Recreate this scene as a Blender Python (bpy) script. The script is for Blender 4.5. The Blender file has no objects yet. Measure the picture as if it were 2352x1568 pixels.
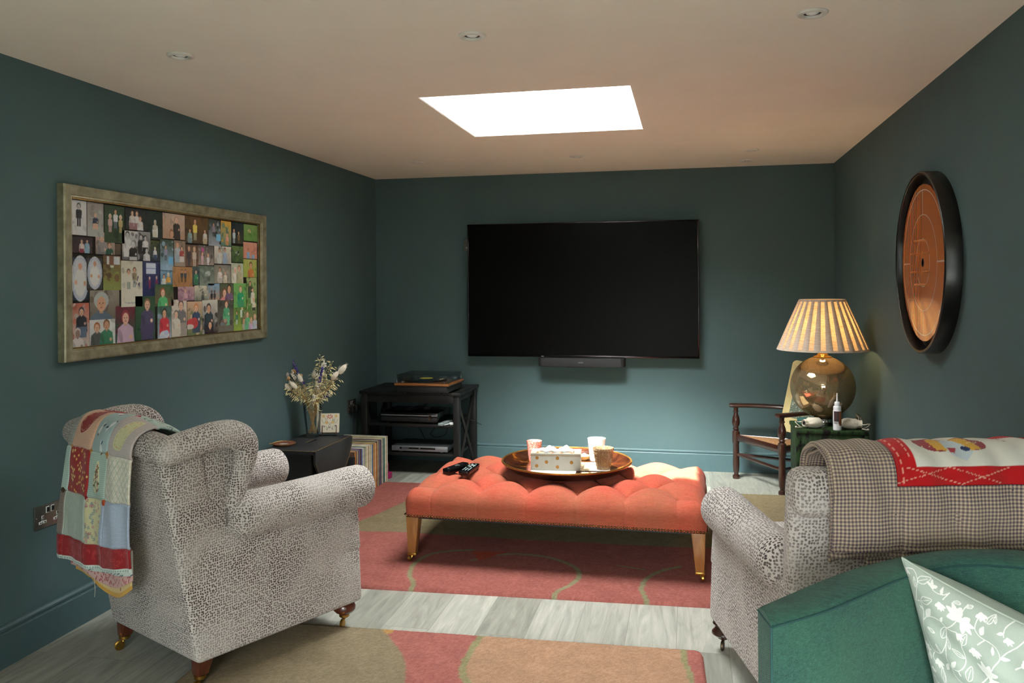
import bpy, bmesh, math, random
import numpy as np
from mathutils import Vector, Matrix
PI=math.pi
rnd=random.Random(7)
SC=bpy.context.scene
COL=SC.collection
H=2.15; XL,XR,YB,YF=-2.355,0.987,5.997,-2.6

# ---------------------------------------------------------------- colour
def lin(c):
    if isinstance(c,str): c=[int(c[i:i+2],16)/255 for i in (0,2,4)]
    return tuple(((x/12.92) if x<=0.04045 else ((x+0.055)/1.055)**2.4) for x in c[:3])
def lin_np(a): return np.where(a<=0.04045,a/12.92,((a+0.055)/1.055)**2.4)

# ---------------------------------------------------------------- node helpers
def nodes(name):
    m=bpy.data.materials.new(name); m.use_nodes=True
    nt=m.node_tree; b=nt.nodes['Principled BSDF']
    return m,nt,b
def N(nt,t,**k):
    n=nt.nodes.new(t)
    for a,v in k.items():
        if a.startswith('i_'): n.inputs[a[2:].replace('_',' ')].default_value=v
        else: setattr(n,a,v)
    return n
def ramp(nt,fac,stops,interp='LINEAR'):
    r=nt.nodes.new('ShaderNodeValToRGB'); r.color_ramp.interpolation=interp
    e=r.color_ramp.elements
    while len(e)<len(stops): e.new(0.5)
    for i,(p,c) in enumerate(stops):
        e[i].position=p; e[i].color=(*c,1)
    nt.links.new(fac,r.inputs[0]); return r.outputs[0]
def mixc(nt,f,a,b,mode='MIX'):
    n=nt.nodes.new('ShaderNodeMix'); n.data_type='RGBA'; n.blend_type=mode
    for s,v in ((0,f),(6,a),(7,b)):
        if hasattr(v,'links') or hasattr(v,'is_linked'): nt.links.new(v,n.inputs[s])
        elif s==0: n.inputs[0].default_value=v
        else: n.inputs[s].default_value=(*v,1)
    return n.outputs[2]
def mth(nt,op,a,b=None,c=None):
    n=nt.nodes.new('ShaderNodeMath'); n.operation=op
    for i,v in enumerate((a,b,c)):
        if v is None: continue
        if hasattr(v,'is_linked'): nt.links.new(v,n.inputs[i])
        else: n.inputs[i].default_value=v
    return n.outputs[0]
def coords(nt,kind='Object',scale=(1,1,1),rot=(0,0,0)):
    t=nt.nodes.new('ShaderNodeTexCoord'); m=nt.nodes.new('ShaderNodeMapping')
    m.inputs['Scale'].default_value=scale; m.inputs['Rotation'].default_value=rot
    nt.links.new(t.outputs[kind],m.inputs[0]); return m.outputs[0]
def noise(nt,vec,scale,detail=3,rough=.55,dist=0):
    n=N(nt,'ShaderNodeTexNoise'); n.inputs['Scale'].default_value=scale
    n.inputs['Detail'].default_value=detail; n.inputs['Roughness'].default_value=rough; n.inputs['Distortion'].default_value=dist
    nt.links.new(vec,n.inputs['Vector']); return n.outputs[0]
def bump(nt,b,h,strength=.3,dist=.002):
    n=nt.nodes.new('ShaderNodeBump'); n.inputs['Strength'].default_value=strength; n.inputs['Distance'].default_value=dist
    nt.links.new(h,n.inputs['Height']); nt.links.new(n.outputs[0],b.inputs['Normal'])

def simple(name,col,rough=.5,metal=0,var=.06,nscale=30,bmp=0,bscale=200,spec=.5,coat=0,sheen=0,kind='Object'):
    m,nt,b=nodes(name); c=lin(col)
    v=coords(nt,kind); f=noise(nt,v,nscale)
    d=tuple(x*(1-var*2) for x in c); l=tuple(min(1,x*(1+var*2)) for x in c)
    nt.links.new(ramp(nt,f,[(.3,d),(.7,l)]),b.inputs['Base Color'])
    b.inputs['Roughness'].default_value=rough; b.inputs['Metallic'].default_value=metal
    b.inputs['Specular IOR Level'].default_value=spec
    b.inputs['Coat Weight'].default_value=coat
    b.inputs['Sheen Weight'].default_value=sheen
    if bmp: bump(nt,b,noise(nt,v,bscale,4),bmp,.002)
    return m
def wood(name,dark,light,rough=.35,scale=8,axis=(1,1,12),coat=.3,worn=None):
    m,nt,b=nodes(name); v=coords(nt,'Object',axis)
    f=noise(nt,v,scale,6,.6,1.2)
    c=ramp(nt,f,[(.25,lin(dark)),(.55,tuple((a+d)/2 for a,d in zip(lin(dark),lin(light)))),(.8,lin(light))])
    if worn:
        g=noise(nt,coords(nt,'Object'),35,5,.6)
        c=mixc(nt,ramp(nt,g,[(.62,(0,0,0)),(.68,(1,1,1))]),c,lin(worn))
    nt.links.new(c,b.inputs['Base Color']); b.inputs['Roughness'].default_value=rough; b.inputs['Coat Weight'].default_value=coat
    b.inputs['Coat Roughness'].default_value=.15
    bump(nt,b,f,.15,.001); return m
def painted(name,rough=.85,bs=900,bmp=.25,sheen=.1,coat=0,spec=.3,dist=.001,uvb=None,crumple=0):
    m,nt,b=nodes(name); a=N(nt,'ShaderNodeAttribute',attribute_name='Col')
    nt.links.new(a.outputs['Color'],b.inputs['Base Color']); b.inputs['Roughness'].default_value=rough
    b.inputs['Sheen Weight'].default_value=sheen; b.inputs['Coat Weight'].default_value=coat; b.inputs['Specular IOR Level'].default_value=spec
    if bmp:
        v=coords(nt); h=noise(nt,v,bs,3)
        if crumple: h=mth(nt,'ADD',h,mth(nt,'MULTIPLY',noise(nt,v,14,3,.5,.6),crumple))
        bump(nt,b,h,bmp,dist)
    return m

# ---------------------------------------------------------------- mesh builder
def xf(M,v): return v@np.array(M)[:3,:3].T+np.array(M)[:3,3]
class MB:
    def __init__(s): s.v=[];s.f=[];s.n=0
    def add(s,v,f,M=None):
        v=np.array(v,float).reshape(-1,3)
        if M is not None: v=xf(M,v)
        s.v.append(v); s.f+= [tuple(i+s.n for i in q) for q in f]; s.n+=len(v); return s
    def hexa(s,p,bev=0,seg=3,M=None):
        """p: 8 points, bottom ring 4 then top ring 4"""
        f=[(3,2,1,0),(4,5,6,7),(0,1,5,4),(1,2,6,5),(2,3,7,6),(3,0,4,7)]
        if not bev: return s.add(p,f,M)
        bm=bmesh.new(); vs=[bm.verts.new(q) for q in p]
        for q in f: bm.faces.new([vs[i] for i in q])
        bmesh.ops.recalc_face_normals(bm,faces=bm.faces)
        bmesh.ops.bevel(bm,geom=list(bm.edges),offset=bev,segments=seg,profile=.5,affect='EDGES',clamp_overlap=True)
        bm.verts.index_update()
        v=[tuple(x.co) for x in bm.verts]; ff=[[x.index for x in q.verts] for q in bm.faces]; bm.free()
        return s.add(v,ff,M)
    def box(s,c,d,bev=0,seg=2,M=None,rz=0):
        x,y,z=[k/2 for k in d]
        p=[(-x,-y,-z),(x,-y,-z),(x,y,-z),(-x,y,-z),(-x,-y,z),(x,-y,z),(x,y,z),(-x,y,z)]
        T=Matrix.Translation(c)@Matrix.Rotation(rz,4,'Z')
        if M is not None: T=M@T
        return s.hexa(p,bev,seg,T)
    def lathe(s,prof,seg=32,M=None,cap=True,wob=None):
        n=len(prof); a=np.linspace(0,2*PI,seg,endpoint=False); v=[];f=[]
        for (r,z) in prof:
            for t in a:
                rr=r*(1+(wob(t,z) if wob else 0)); v.append((rr*math.cos(t),rr*math.sin(t),z))
        for i in range(n-1):
            for j in range(seg):
                k=(j+1)%seg; f.append((i*seg+j,i*seg+k,(i+1)*seg+k,(i+1)*seg+j))
        if cap:
            if prof[0][0]>1e-6: f.append(tuple(range(seg-1,-1,-1)))
            if prof[-1][0]>1e-6: f.append(tuple(range((n-1)*seg,n*seg)))
        return s.add(v,f,M)
    def tube(s,path,r,seg=10,M=None,closed=False,flat=None):
        """sweep; r scalar or list; flat=(a,b) ellipse factors with up-vector"""
        P=[Vector(p) for p in path]; n=len(P)
        R=[r]*n if isinstance(r,(int,float)) else list(r)
        T=[]
        for i in range(n):
            a=P[(i-1)%n] if (closed or i>0) else P[i]; b=P[(i+1)%n] if (closed or i<n-1) else P[i]
            t=(b-a); T.append(t.normalized() if t.length>1e-9 else Vector((0,0,1)))
        up=Vector((0,0,1)) if abs(T[0].z)<.9 else Vector((0,1,0))
        u=T[0].cross(up).normalized(); v=[];f=[]
        for i in range(n):
            u=(u-T[i]*u.dot(T[i])).normalized(); w=T[i].cross(u)
            for j in range(seg):
                a=2*PI*j/seg; fa,fb=flat or (1,1)
                q=P[i]+u*math.cos(a)*R[i]*fa+w*math.sin(a)*R[i]*fb; v.append(tuple(q))
        m=n if closed else n-1
        for i in range(m):
            i2=(i+1)%n
            for j in range(seg):
                k=(j+1)%seg; f.append((i*seg+j,i2*seg+j,i2*seg+k,i*seg+k))
        if not closed: f.append(tuple(range(seg))); f.append(tuple(range(n*seg-1,(n-1)*seg-1,-1)))
        return s.add(v,f,M)
    def capsule(s,a,b,r0,r1=None,seg=16,M=None,k=5,flat=None):
        r1=r0 if r1 is None else r1; a=Vector(a);b=Vector(b);d=(b-a).normalized(); p=[];r=[]
        for i in range(k):
            t=PI/2*i/k; p.append(a-d*r0*math.cos(t)); r.append(max(r0*math.sin(t),r0*.02))
        p+= [a,b]; r+=[r0,r1]
        for i in range(k-1,-1,-1):
            t=PI/2*i/k; p.append(b+d*r1*math.cos(t)); r.append(max(r1*math.sin(t),r1*.02))
        return s.tube(p,r,seg,M,flat=flat)
    def ell(s,c,r,seg=14,rings=8,M=None,R=None):
        v=[];f=[]; T=Matrix.Translation(c)@(R or Matrix.Identity(4))
        if M is not None: T=M@T
        for i in range(rings+1):
            t=PI*i/rings
            for j in range(seg):
                a=2*PI*j/seg; v.append((r[0]*math.sin(t)*math.cos(a),r[1]*math.sin(t)*math.sin(a),-r[2]*math.cos(t)))
        for i in range(rings):
            for j in range(seg):
                k=(j+1)%seg; f.append((i*seg+j,i*seg+k,(i+1)*seg+k,(i+1)*seg+j))
        return s.add(v,f,T)
    def prism(s,pts,z0,z1,M=None,bev=0):
        """extrude a polygon (x,y) between z0 and z1"""
        n=len(pts); v=[(x,y,z0) for x,y in pts]+[(x,y,z1) for x,y in pts]
        f=[tuple(range(n-1,-1,-1)),tuple(range(n,2*n))]+[(i,(i+1)%n,n+(i+1)%n,n+i) for i in range(n)]
        if bev:
            bm=bmesh.new(); vs=[bm.verts.new(q) for q in v]
            for q in f: bm.faces.new([vs[i] for i in q])
            bmesh.ops.recalc_face_normals(bm,faces=bm.faces)
            bmesh.ops.bevel(bm,geom=list(bm.edges),offset=bev,segments=2,profile=.5,affect='EDGES',clamp_overlap=True)
            bm.verts.index_update(); v=[tuple(x.co) for x in bm.verts]; f=[[x.index for x in q.verts] for q in bm.faces]; bm.free()
        return s.add(v,f,M)
    def build(s,name,m,parent=None,loc=(0,0,0),rot=(0,0,0),angle=29,sub=0,fix=True):
        me=bpy.data.meshes.new(name)
        V=np.concatenate(s.v) if s.v else np.zeros((0,3))
        me.from_pydata(V.tolist(),[],s.f)
        if fix:
            bm=bmesh.new(); bm.from_mesh(me); bmesh.ops.remove_doubles(bm,verts=bm.verts,dist=1e-6)
            bmesh.ops.recalc_face_normals(bm,faces=bm.faces); bm.to_mesh(me); bm.free()
        me.polygons.foreach_set('use_smooth',[True]*len(me.polygons))
        me.set_sharp_from_angle(angle=math.radians(angle))
        me.materials.append(m); o=bpy.data.objects.new(name,me); COL.objects.link(o)
        o.location=loc; o.rotation_euler=rot
        if parent: o.parent=parent
        if sub:
            d=o.modifiers.new('s','SUBSURF'); d.levels=sub; d.render_levels=sub
        return o
def thing(name,label,cat,loc=(0,0,0),rz=0,group=None,rot=None):
    o=bpy.data.objects.new(name,None); COL.objects.link(o); o.empty_display_size=.05
    o.location=loc; o.rotation_euler=rot or (0,0,rz); o['label']=label; o['category']=cat
    if group: o['group']=group
    return o
def tag(o,label,cat,group=None):
    o['label']=label; o['category']=cat
    if group: o['group']=group
    return o
def struct(o): o['kind']='structure'; return o
def copy_tree(o,parent=None):
    c=o.copy(); COL.objects.link(c); c.parent=parent
    for ch in list(o.children): copy_tree(ch,c)
    return c

def gridobj(name,P,m,parent=None,col=None,uv=None,solid=0,wrap=False,back=None,offset=0,smooth=True):
    """P (ny,nx,3); col (ny,nx,3) sRGB 0..1 ; solid thickness via solidify"""
    ny,nx=P.shape[:2]; idx=np.arange(ny*nx).reshape(ny,nx)
    if wrap: idx=np.concatenate([idx,idx[:,:1]],1)
    q=np.stack([idx[:-1,:-1],idx[:-1,1:],idx[1:,1:],idx[1:,:-1]],-1).reshape(-1,4)
    me=bpy.data.meshes.new(name); me.vertices.add(ny*nx); me.vertices.foreach_set('co',P.reshape(-1).astype(np.float32))
    me.loops.add(len(q)*4); me.loops.foreach_set('vertex_index',q.reshape(-1).astype(np.int32))
    me.polygons.add(len(q)); me.polygons.foreach_set('loop_start',np.arange(0,len(q)*4,4,dtype=np.int32))
    me.update(calc_edges=True)
    me.polygons.foreach_set('use_smooth',[smooth]*len(q))
    if col is not None:
        a=me.color_attributes.new('Col','FLOAT_COLOR','POINT')
        c=np.ones((ny*nx,4),np.float32); c[:,:3]=lin_np(np.clip(col,0,1)).reshape(-1,3); a.data.foreach_set('color',c.reshape(-1))
    if uv is not None:
        l=me.uv_layers.new(name='UVMap'); l.data.foreach_set('uv',uv.reshape(-1,2)[q.reshape(-1)].astype(np.float32).reshape(-1))
    me.materials.append(m); o=bpy.data.objects.new(name,me); COL.objects.link(o)
    if parent: o.parent=parent
    if solid:
        d=o.modifiers.new('t','SOLIDIFY'); d.thickness=solid; d.offset=offset
    return o

def hx(c): return np.array([int(c[i:i+2],16)/255 for i in (0,2,4)])
class Cv:
    """a small painter on a regular grid; metres, x right, y up"""
    def __init__(s,w,h,res,bg):
        s.nx=int(w/res)+1; s.ny=int(h/res)+1; s.w=w;s.h=h
        s.x=np.linspace(0,w,s.nx); s.y=np.linspace(0,h,s.ny); s.a=np.zeros((s.ny,s.nx,3)); s.a[:]=hx(bg) if isinstance(bg,str) else bg
        s.r=np.random.RandomState(3)
    def win(s,x0,y0,x1,y1):
        i0=max(0,int(np.floor(x0/s.w*(s.nx-1)))); i1=min(s.nx,int(np.ceil(x1/s.w*(s.nx-1)))+1)
        j0=max(0,int(np.floor(y0/s.h*(s.ny-1)))); j1=min(s.ny,int(np.ceil(y1/s.h*(s.ny-1)))+1)
        if i0>=i1 or j0>=j1: return None
        X,Y=np.meshgrid(s.x[i0:i1],s.y[j0:j1]); return (slice(j0,j1),slice(i0,i1)),X,Y
    def put(s,sl,m,c,al=1):
        if isinstance(c,str): c=hx(c)
        v=s.a[sl]; v[m]=v[m]*(1-al)+np.array(c)*al
    def rect(s,x0,y0,x1,y1,c,al=1):
        q=s.win(x0,y0,x1,y1)
        if q: s.put(q[0],(q[1]>=x0)&(q[1]<=x1)&(q[2]>=y0)&(q[2]<=y1),c,al)
    def ell(s,cx,cy,rx,ry,c,rot=0,al=1):
        R=max(rx,ry); q=s.win(cx-R,cy-R,cx+R,cy+R)
        if not q: return
        dx,dy=q[1]-cx,q[2]-cy; ca,sa=math.cos(rot),math.sin(rot)
        s.put(q[0],((dx*ca+dy*sa)/rx)**2+((dy*ca-dx*sa)/ry)**2<=1,c,al)
    def poly(s,p,c,al=1):
        xs=[a for a,_ in p]; ys=[b for _,b in p]; q=s.win(min(xs),min(ys),max(xs),max(ys))
        if not q: return
        X,Y=q[1],q[2]; ins=np.zeros(X.shape,bool); n=len(p)
        for i in range(n):
            x0,y0=p[i]; x1,y1=p[(i+1)%n]
            if y0==y1: continue
            ins^=((y0>Y)!=(y1>Y))&(X<(x1-x0)*(Y-y0)/(y1-y0)+x0)
        s.put(q[0],ins,c,al)
    def line(s,p,w,c,al=1,taper=False):
        for k in range(len(p)-1):
            (x0,y0),(x1,y1)=p[k],p[k+1]; ww=w/2*(1-.6*k/len(p) if taper else 1)
            q=s.win(min(x0,x1)-ww,min(y0,y1)-ww,max(x0,x1)+ww,max(y0,y1)+ww)
            if not q: continue
            dx,dy=x1-x0,y1-y0; L=dx*dx+dy*dy+1e-12; t=np.clip(((q[1]-x0)*dx+(q[2]-y0)*dy)/L,0,1)
            s.put(q[0],(q[1]-x0-t*dx)**2+(q[2]-y0-t*dy)**2<=ww*ww,c,al)
    def grain(s,amt,x0=0,y0=0,x1=9,y1=9):
        q=s.win(x0,y0,min(x1,s.w),min(y1,s.h))
        if q: s.a[q[0]]+= (s.r.rand(*q[1].shape,1)-.5)*amt
def spline(p,n=8,closed=False):
    P=[np.array(q,float) for q in p]; out=[]; m=len(P)
    for i in range(m if closed else m-1):
        if closed: a,b,c,d=P[(i-1)%m],P[i],P[(i+1)%m],P[(i+2)%m]
        else: a,b,c,d=P[max(i-1,0)],P[i],P[i+1],P[min(i+2,m-1)]
        for k in range(n):
            t=k/n; out.append(.5*((2*b)+(-a+c)*t+(2*a-5*b+4*c-d)*t*t+(-a+3*b-3*c+d)*t**3))
    if not closed: out.append(P[-1])
    return [tuple(q) for q in out]

# ---------------------------------------------------------------- materials
M={}
def wall_mat():
    m,nt,b=nodes('teal_wall_paint'); v=coords(nt)
    f=noise(nt,v,3,2); c=ramp(nt,f,[(.3,lin('4a5f61')),(.7,lin('4d6263'))])
    nt.links.new(c,b.inputs['Base Color']); b.inputs['Roughness'].default_value=.75; b.inputs['Specular IOR Level'].default_value=.25
    bump(nt,b,noise(nt,v,260,3),.06,.001); return m
M['wall']=wall_mat()
M['skirt']=simple('teal_skirting_paint','475e61',.42,var=.02,spec=.4)
M['ceil']=simple('ceiling_paint','efe4d7',.9,var=.01,nscale=4,spec=.2)
M['white']=simple('white_paint','e9e8e4',.6,var=.01)
M['satin_white']=simple('satin_white','ddd8d0',.4,var=.01)
def floor_mat():
    m,nt,b=nodes('grey_plank_floor')
    t=nt.nodes.new('ShaderNodeTexCoord'); mp=nt.nodes.new('ShaderNodeMapping'); mp.inputs['Rotation'].default_value=(0,0,PI/2); mp.inputs['Location'].default_value=(.07,.05,0)
    nt.links.new(t.outputs['Object'],mp.inputs[0])
    br=N(nt,'ShaderNodeTexBrick'); nt.links.new(mp.outputs[0],br.inputs['Vector']); br.offset=.37; br.offset_frequency=2
    for k,v in (('Scale',1),('Mortar Size',.0012),('Mortar Smooth',.2),('Bias',0),('Brick Width',1.25),('Row Height',.187)): br.inputs[k].default_value=v
    br.inputs['Color1'].default_value=(0,0,0,1); br.inputs['Color2'].default_value=(1,1,1,1); br.inputs['Mortar'].default_value=(.5,.5,.5,1)
    # per plank offset of the grain
    add=nt.nodes.new('ShaderNodeVectorMath'); add.operation='MULTIPLY_ADD'; nt.links.new(br.outputs['Color'],add.inputs[0]); add.inputs[1].default_value=(7,13,5)
    nt.links.new(t.outputs['Object'],add.inputs[2])
    mp2=nt.nodes.new('ShaderNodeMapping'); mp2.inputs['Scale'].default_value=(9,1.1,1); nt.links.new(add.outputs[0],mp2.inputs[0])
    g=noise(nt,mp2.outputs[0],2.2,8,.62,1.6)
    mp3=nt.nodes.new('ShaderNodeMapping'); mp3.inputs['Scale'].default_value=(70,3,1); nt.links.new(add.outputs[0],mp3.inputs[0])
    fine=noise(nt,mp3.outputs[0],2,4,.7)
    c=ramp(nt,g,[(.26,lin('77776f')),(.42,lin('9f9f97')),(.60,lin('b9b8af')),(.8,lin('cbc9c0'))])
    c=mixc(nt,ramp(nt,fine,[(.3,(.0,)*3),(.6,(.45,)*3)]),c,lin('989890'))
    sep=nt.nodes.new('ShaderNodeSeparateColor'); nt.links.new(br.outputs['Color'],sep.inputs[0])
    c=mixc(nt,1.0,c,ramp(nt,sep.outputs[0],[(0,lin('cfcfca')),(1,(1,1,.98))]),'MULTIPLY')
    c=mixc(nt,mth(nt,'MULTIPLY',br.outputs['Fac'],.7),c,lin('6d6d68'))
    nt.links.new(c,b.inputs['Base Color']); b.inputs['Roughness'].default_value=.48; b.inputs['Specular IOR Level'].default_value=.4
    bump(nt,b,mth(nt,'SUBTRACT',fine,br.outputs['Fac']),.15,.001); return m
M['floor']=floor_mat()
def glass(name,tint=(1,1,1),rough=0,gl=.06):
    m=bpy.data.materials.new(name); m.use_nodes=True; nt=m.node_tree; nt.nodes.clear()
    o=nt.nodes.new('ShaderNodeOutputMaterial'); mx=nt.nodes.new('ShaderNodeMixShader'); t=nt.nodes.new('ShaderNodeBsdfTransparent'); g=nt.nodes.new('ShaderNodeBsdfGlossy')
    t.inputs[0].default_value=(*tint,1); g.inputs['Roughness'].default_value=rough
    fr=nt.nodes.new('ShaderNodeFresnel'); fr.inputs[0].default_value=1.35
    f=mth(nt,'ADD',mth(nt,'MULTIPLY',fr.outputs[0],.8),gl)
    v=coords(nt); f=mth(nt,'MULTIPLY',f,ramp(nt,noise(nt,v,6,2),[(0,(.9,)*3),(1,(1.1,)*3)]))
    nt.links.new(f,mx.inputs[0]); nt.links.new(t.outputs[0],mx.inputs[1]); nt.links.new(g.outputs[0],mx.inputs[2]); nt.links.new(mx.outputs[0],o.inputs[0]); return m
M['glass']=glass('clear_glass',(.97,.99,.98))
M['vase']=glass('vase_glass',(.965,.98,.975),0,.05)
M['lid']=glass('clear_acrylic',(.97,.98,.98),.02,.02)

def leopard(name,light='cdc5bf',dark='4d4240',ps=122,nap=0.0):
    """cream velvet with small dark pebble spots, nap brushed lighter in patches"""
    m,nt,b=nodes(name); v=coords(nt,'Object')
    tc=nt.nodes.new('ShaderNodeTexCoord'); ab=nt.nodes.new('ShaderNodeVectorMath'); ab.operation='ABSOLUTE'; nt.links.new(tc.outputs['Normal'],ab.inputs[0])
    sn=nt.nodes.new('ShaderNodeSeparateXYZ'); nt.links.new(ab.outputs[0],sn.inputs[0]); so_=nt.nodes.new('ShaderNodeSeparateXYZ'); nt.links.new(v,so_.inputs[0])
    isx=mth(nt,'MULTIPLY',mth(nt,'GREATER_THAN',sn.outputs[0],sn.outputs[1]),mth(nt,'GREATER_THAN',sn.outputs[0],sn.outputs[2]))
    isz=mth(nt,'MULTIPLY',mth(nt,'GREATER_THAN',sn.outputs[2],sn.outputs[1]),mth(nt,'SUBTRACT',1,isx))
    def sel(f,a,c): return mth(nt,'ADD',mth(nt,'MULTIPLY',f,a),mth(nt,'MULTIPLY',mth(nt,'SUBTRACT',1,f),c))
    pu=sel(isx,mth(nt,'ADD',so_.outputs[1],3.3),so_.outputs[0]); pv=sel(isz,mth(nt,'ADD',so_.outputs[1],5.1),so_.outputs[2])
    cb=nt.nodes.new('ShaderNodeCombineXYZ'); nt.links.new(pu,cb.inputs[0]); nt.links.new(pv,cb.inputs[1])
    w=nt.nodes.new('ShaderNodeVectorMath'); w.operation='ADD'; nt.links.new(cb.outputs[0],w.inputs[0])
    wn=N(nt,'ShaderNodeTexNoise'); wn.inputs['Scale'].default_value=45; nt.links.new(v,wn.inputs['Vector'])
    sc=nt.nodes.new('ShaderNodeVectorMath'); sc.operation='SCALE'; nt.links.new(wn.outputs['Color'],sc.inputs[0]); sc.inputs['Scale'].default_value=.004
    nt.links.new(sc.outputs[0],w.inputs[1])
    vo=N(nt,'ShaderNodeTexVoronoi',feature='F1',voronoi_dimensions='2D'); vo.inputs['Scale'].default_value=ps; vo.inputs['Randomness'].default_value=.55
    nt.links.new(w.outputs[0],vo.inputs['Vector'])
    spot=ramp(nt,vo.outputs['Distance'],[(.31,(1,1,1)),(.39,(0,0,0))])
    patch=noise(nt,v,5.5,4,.6,.5)
    fade=ramp(nt,patch,[(.36+nap,(1,1,1)),(.66+nap,(.34,.34,.34))])
    fur=noise(nt,coords(nt,'Object',(1,1,.35)),420,3,.7)
    lc=mixc(nt,ramp(nt,fur,[(.3,(0,0,0)),(.75,(1,1,1))]),lin(light),tuple(x*.72 for x in lin(light)))
    c=mixc(nt,mth(nt,'MULTIPLY',spot,fade),lc,lin(dark))
    nt.links.new(c,b.inputs['Base Color']); b.inputs['Roughness'].default_value=.9; b.inputs['Specular IOR Level'].default_value=.2
    b.inputs['Sheen Weight'].default_value=.12; b.inputs['Sheen Roughness'].default_value=.4
    h=mth(nt,'ADD',mth(nt,'MULTIPLY',spot,-.5),fur); bump(nt,b,h,.5,.0015); return m
M['spot']=leopard('spotted_velvet')
M['spot_right']=leopard('spotted_velvet_brushed',ps=104,nap=.04)
def weave(name,a,b_,scale=600,rough=.9,cross=None,streak=True,sheen=.05,twill=0):
    m,nt,b=nodes(name); v=coords(nt)
    s1=noise(nt,coords(nt,'Object',(1,1,10)),scale/6,3,.7); s2=noise(nt,coords(nt,'Object',(1,12,12)),scale/8,3,.7)
    s2=noise(nt,coords(nt,'Object',(.12,1,1)),scale/3,4,.75)
    f=mth(nt,'MULTIPLY',mth(nt,'ADD',s1,s2),.5)
    c=ramp(nt,f,[(.38,lin(b_)),(.62,lin(a))])
    if cross:
        g=noise(nt,v,scale,2,.8); c=mixc(nt,ramp(nt,g,[(.56,(0,0,0)),(.66,(.42,)*3)]),c,lin(cross))
    sx=nt.nodes.new('ShaderNodeSeparateXYZ'); nt.links.new(v,sx.inputs[0])
    if twill:
        w=mth(nt,'SINE',mth(nt,'MULTIPLY',mth(nt,'ADD',mth(nt,'MULTIPLY',mth(nt,'ADD',sx.outputs[0],sx.outputs[1]),.72),sx.outputs[2]),twill))
        c=mixc(nt,1.0,c,ramp(nt,mth(nt,'MULTIPLY_ADD',w,.5,.5),[(.2,(.72,)*3),(.8,(1.28,)*3)]),'MULTIPLY')
        g=noise(nt,v,3.5,3); c=mixc(nt,ramp(nt,g,[(.35,(0,0,0)),(.7,(.3,)*3)]),c,lin('3f6a4a'))
    nt.links.new(c,b.inputs['Base Color']); b.inputs['Roughness'].default_value=rough; b.inputs['Sheen Weight'].default_value=sheen; b.inputs['Specular IOR Level'].default_value=.2
    bump(nt,b,noise(nt,v,scale*1.4,2),.4,.001); return m
M['coral']=weave('coral_linen','bc5340','9a3c2b',500,cross='cf8f70',twill=2600)
M['tweed']=weave('green_tweed','31594e','213c3a',420,cross='4f7857',twill=1900)
M['tweed_dark']=simple('tweed_piping','173f3d',.9)
M['plain_cushion']=simple('pale_woven_cushion','b9bcb2',.95,var=.12,nscale=350,bmp=.4,bscale=600)
M['leg_oak']=wood('oak_leg','7a4a22','b07a3e',.35,6,(6,6,.8),.4)
M['leg_mahog']=wood('mahogany_leg','3a160a','7c3a1a',.3,7,(6,6,1),.6)
M['leg_worn']=wood('worn_mahogany_leg','34150b','6a3017',.35,9,(5,5,1),.4,worn='b06a35')
M['dark_turned']=wood('dark_turned_wood','180a06','3d1b10',.28,7,(5,5,1),.6)
M['brass']=simple('aged_brass','a8823f',.32,1,.12,60)
M['bronze_nail']=simple('bronze_nail','6e4e30',.25,1,.15,80)
M['castor_dark']=simple('dark_castor_metal','4a3f33',.45,.9,.1)
M['black_wood']=simple('black_stained_wood','1a1918',.45,var=.15,nscale=12,bmp=.1,bscale=60,spec=.35)
M['black_gloss']=simple('gloss_black_plastic','08080a',.18,var=.05,spec=.5)
M['black_satin']=simple('satin_black_plastic','141416',.5,var=.05)
M['black_rubber']=simple('black_cable','0b0b0c',.6)
M['silver']=simple('brushed_silver_plastic','8f9194',.35,.6,.05)
M['chrome']=simple('chrome','d4d4d4',.1,1,.02)
M['steel']=simple('brushed_steel_plate','8d8a84',.33,.9,.06)
M['sock_white']=simple('white_plastic','e6e6e6',.4,var=.01)
M['cream']=simple('cream_fabric','cfc6b4',.95,var=.06,nscale=120,bmp=.4,bscale=500)
SKY,SUN,EXPO,BULB,LOBE=38.0,44.0,0.24,82.0,11.5
# ================================================================ ROOM
T=.12
def slab(name,x0,x1,y0,y1,z0,z1,m,holes=()):
    return None
def boxes(name,bs,m,parent=None):
    b=MB()
    for (x0,x1,y0,y1,z0,z1) in bs: b.box(((x0+x1)/2,(y0+y1)/2,(z0+z1)/2),(x1-x0,y1-y0,z1-z0))
    return b.build(name,m,parent,fix=False)
struct(boxes('floor',[(XL-T,XR+T,YF-T,YB+T,-.1,0)],M['floor']))
struct(boxes('wall_left',[(XL-T,XL,YF,YB,0,H)],M['wall']))
struct(boxes('wall_right',[(XR,XR+T,YF,YB,0,H)],M['wall']))
struct(boxes('wall_back',[(XL-T,XR+T,YB,YB+T,0,H)],M['wall']))
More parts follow.
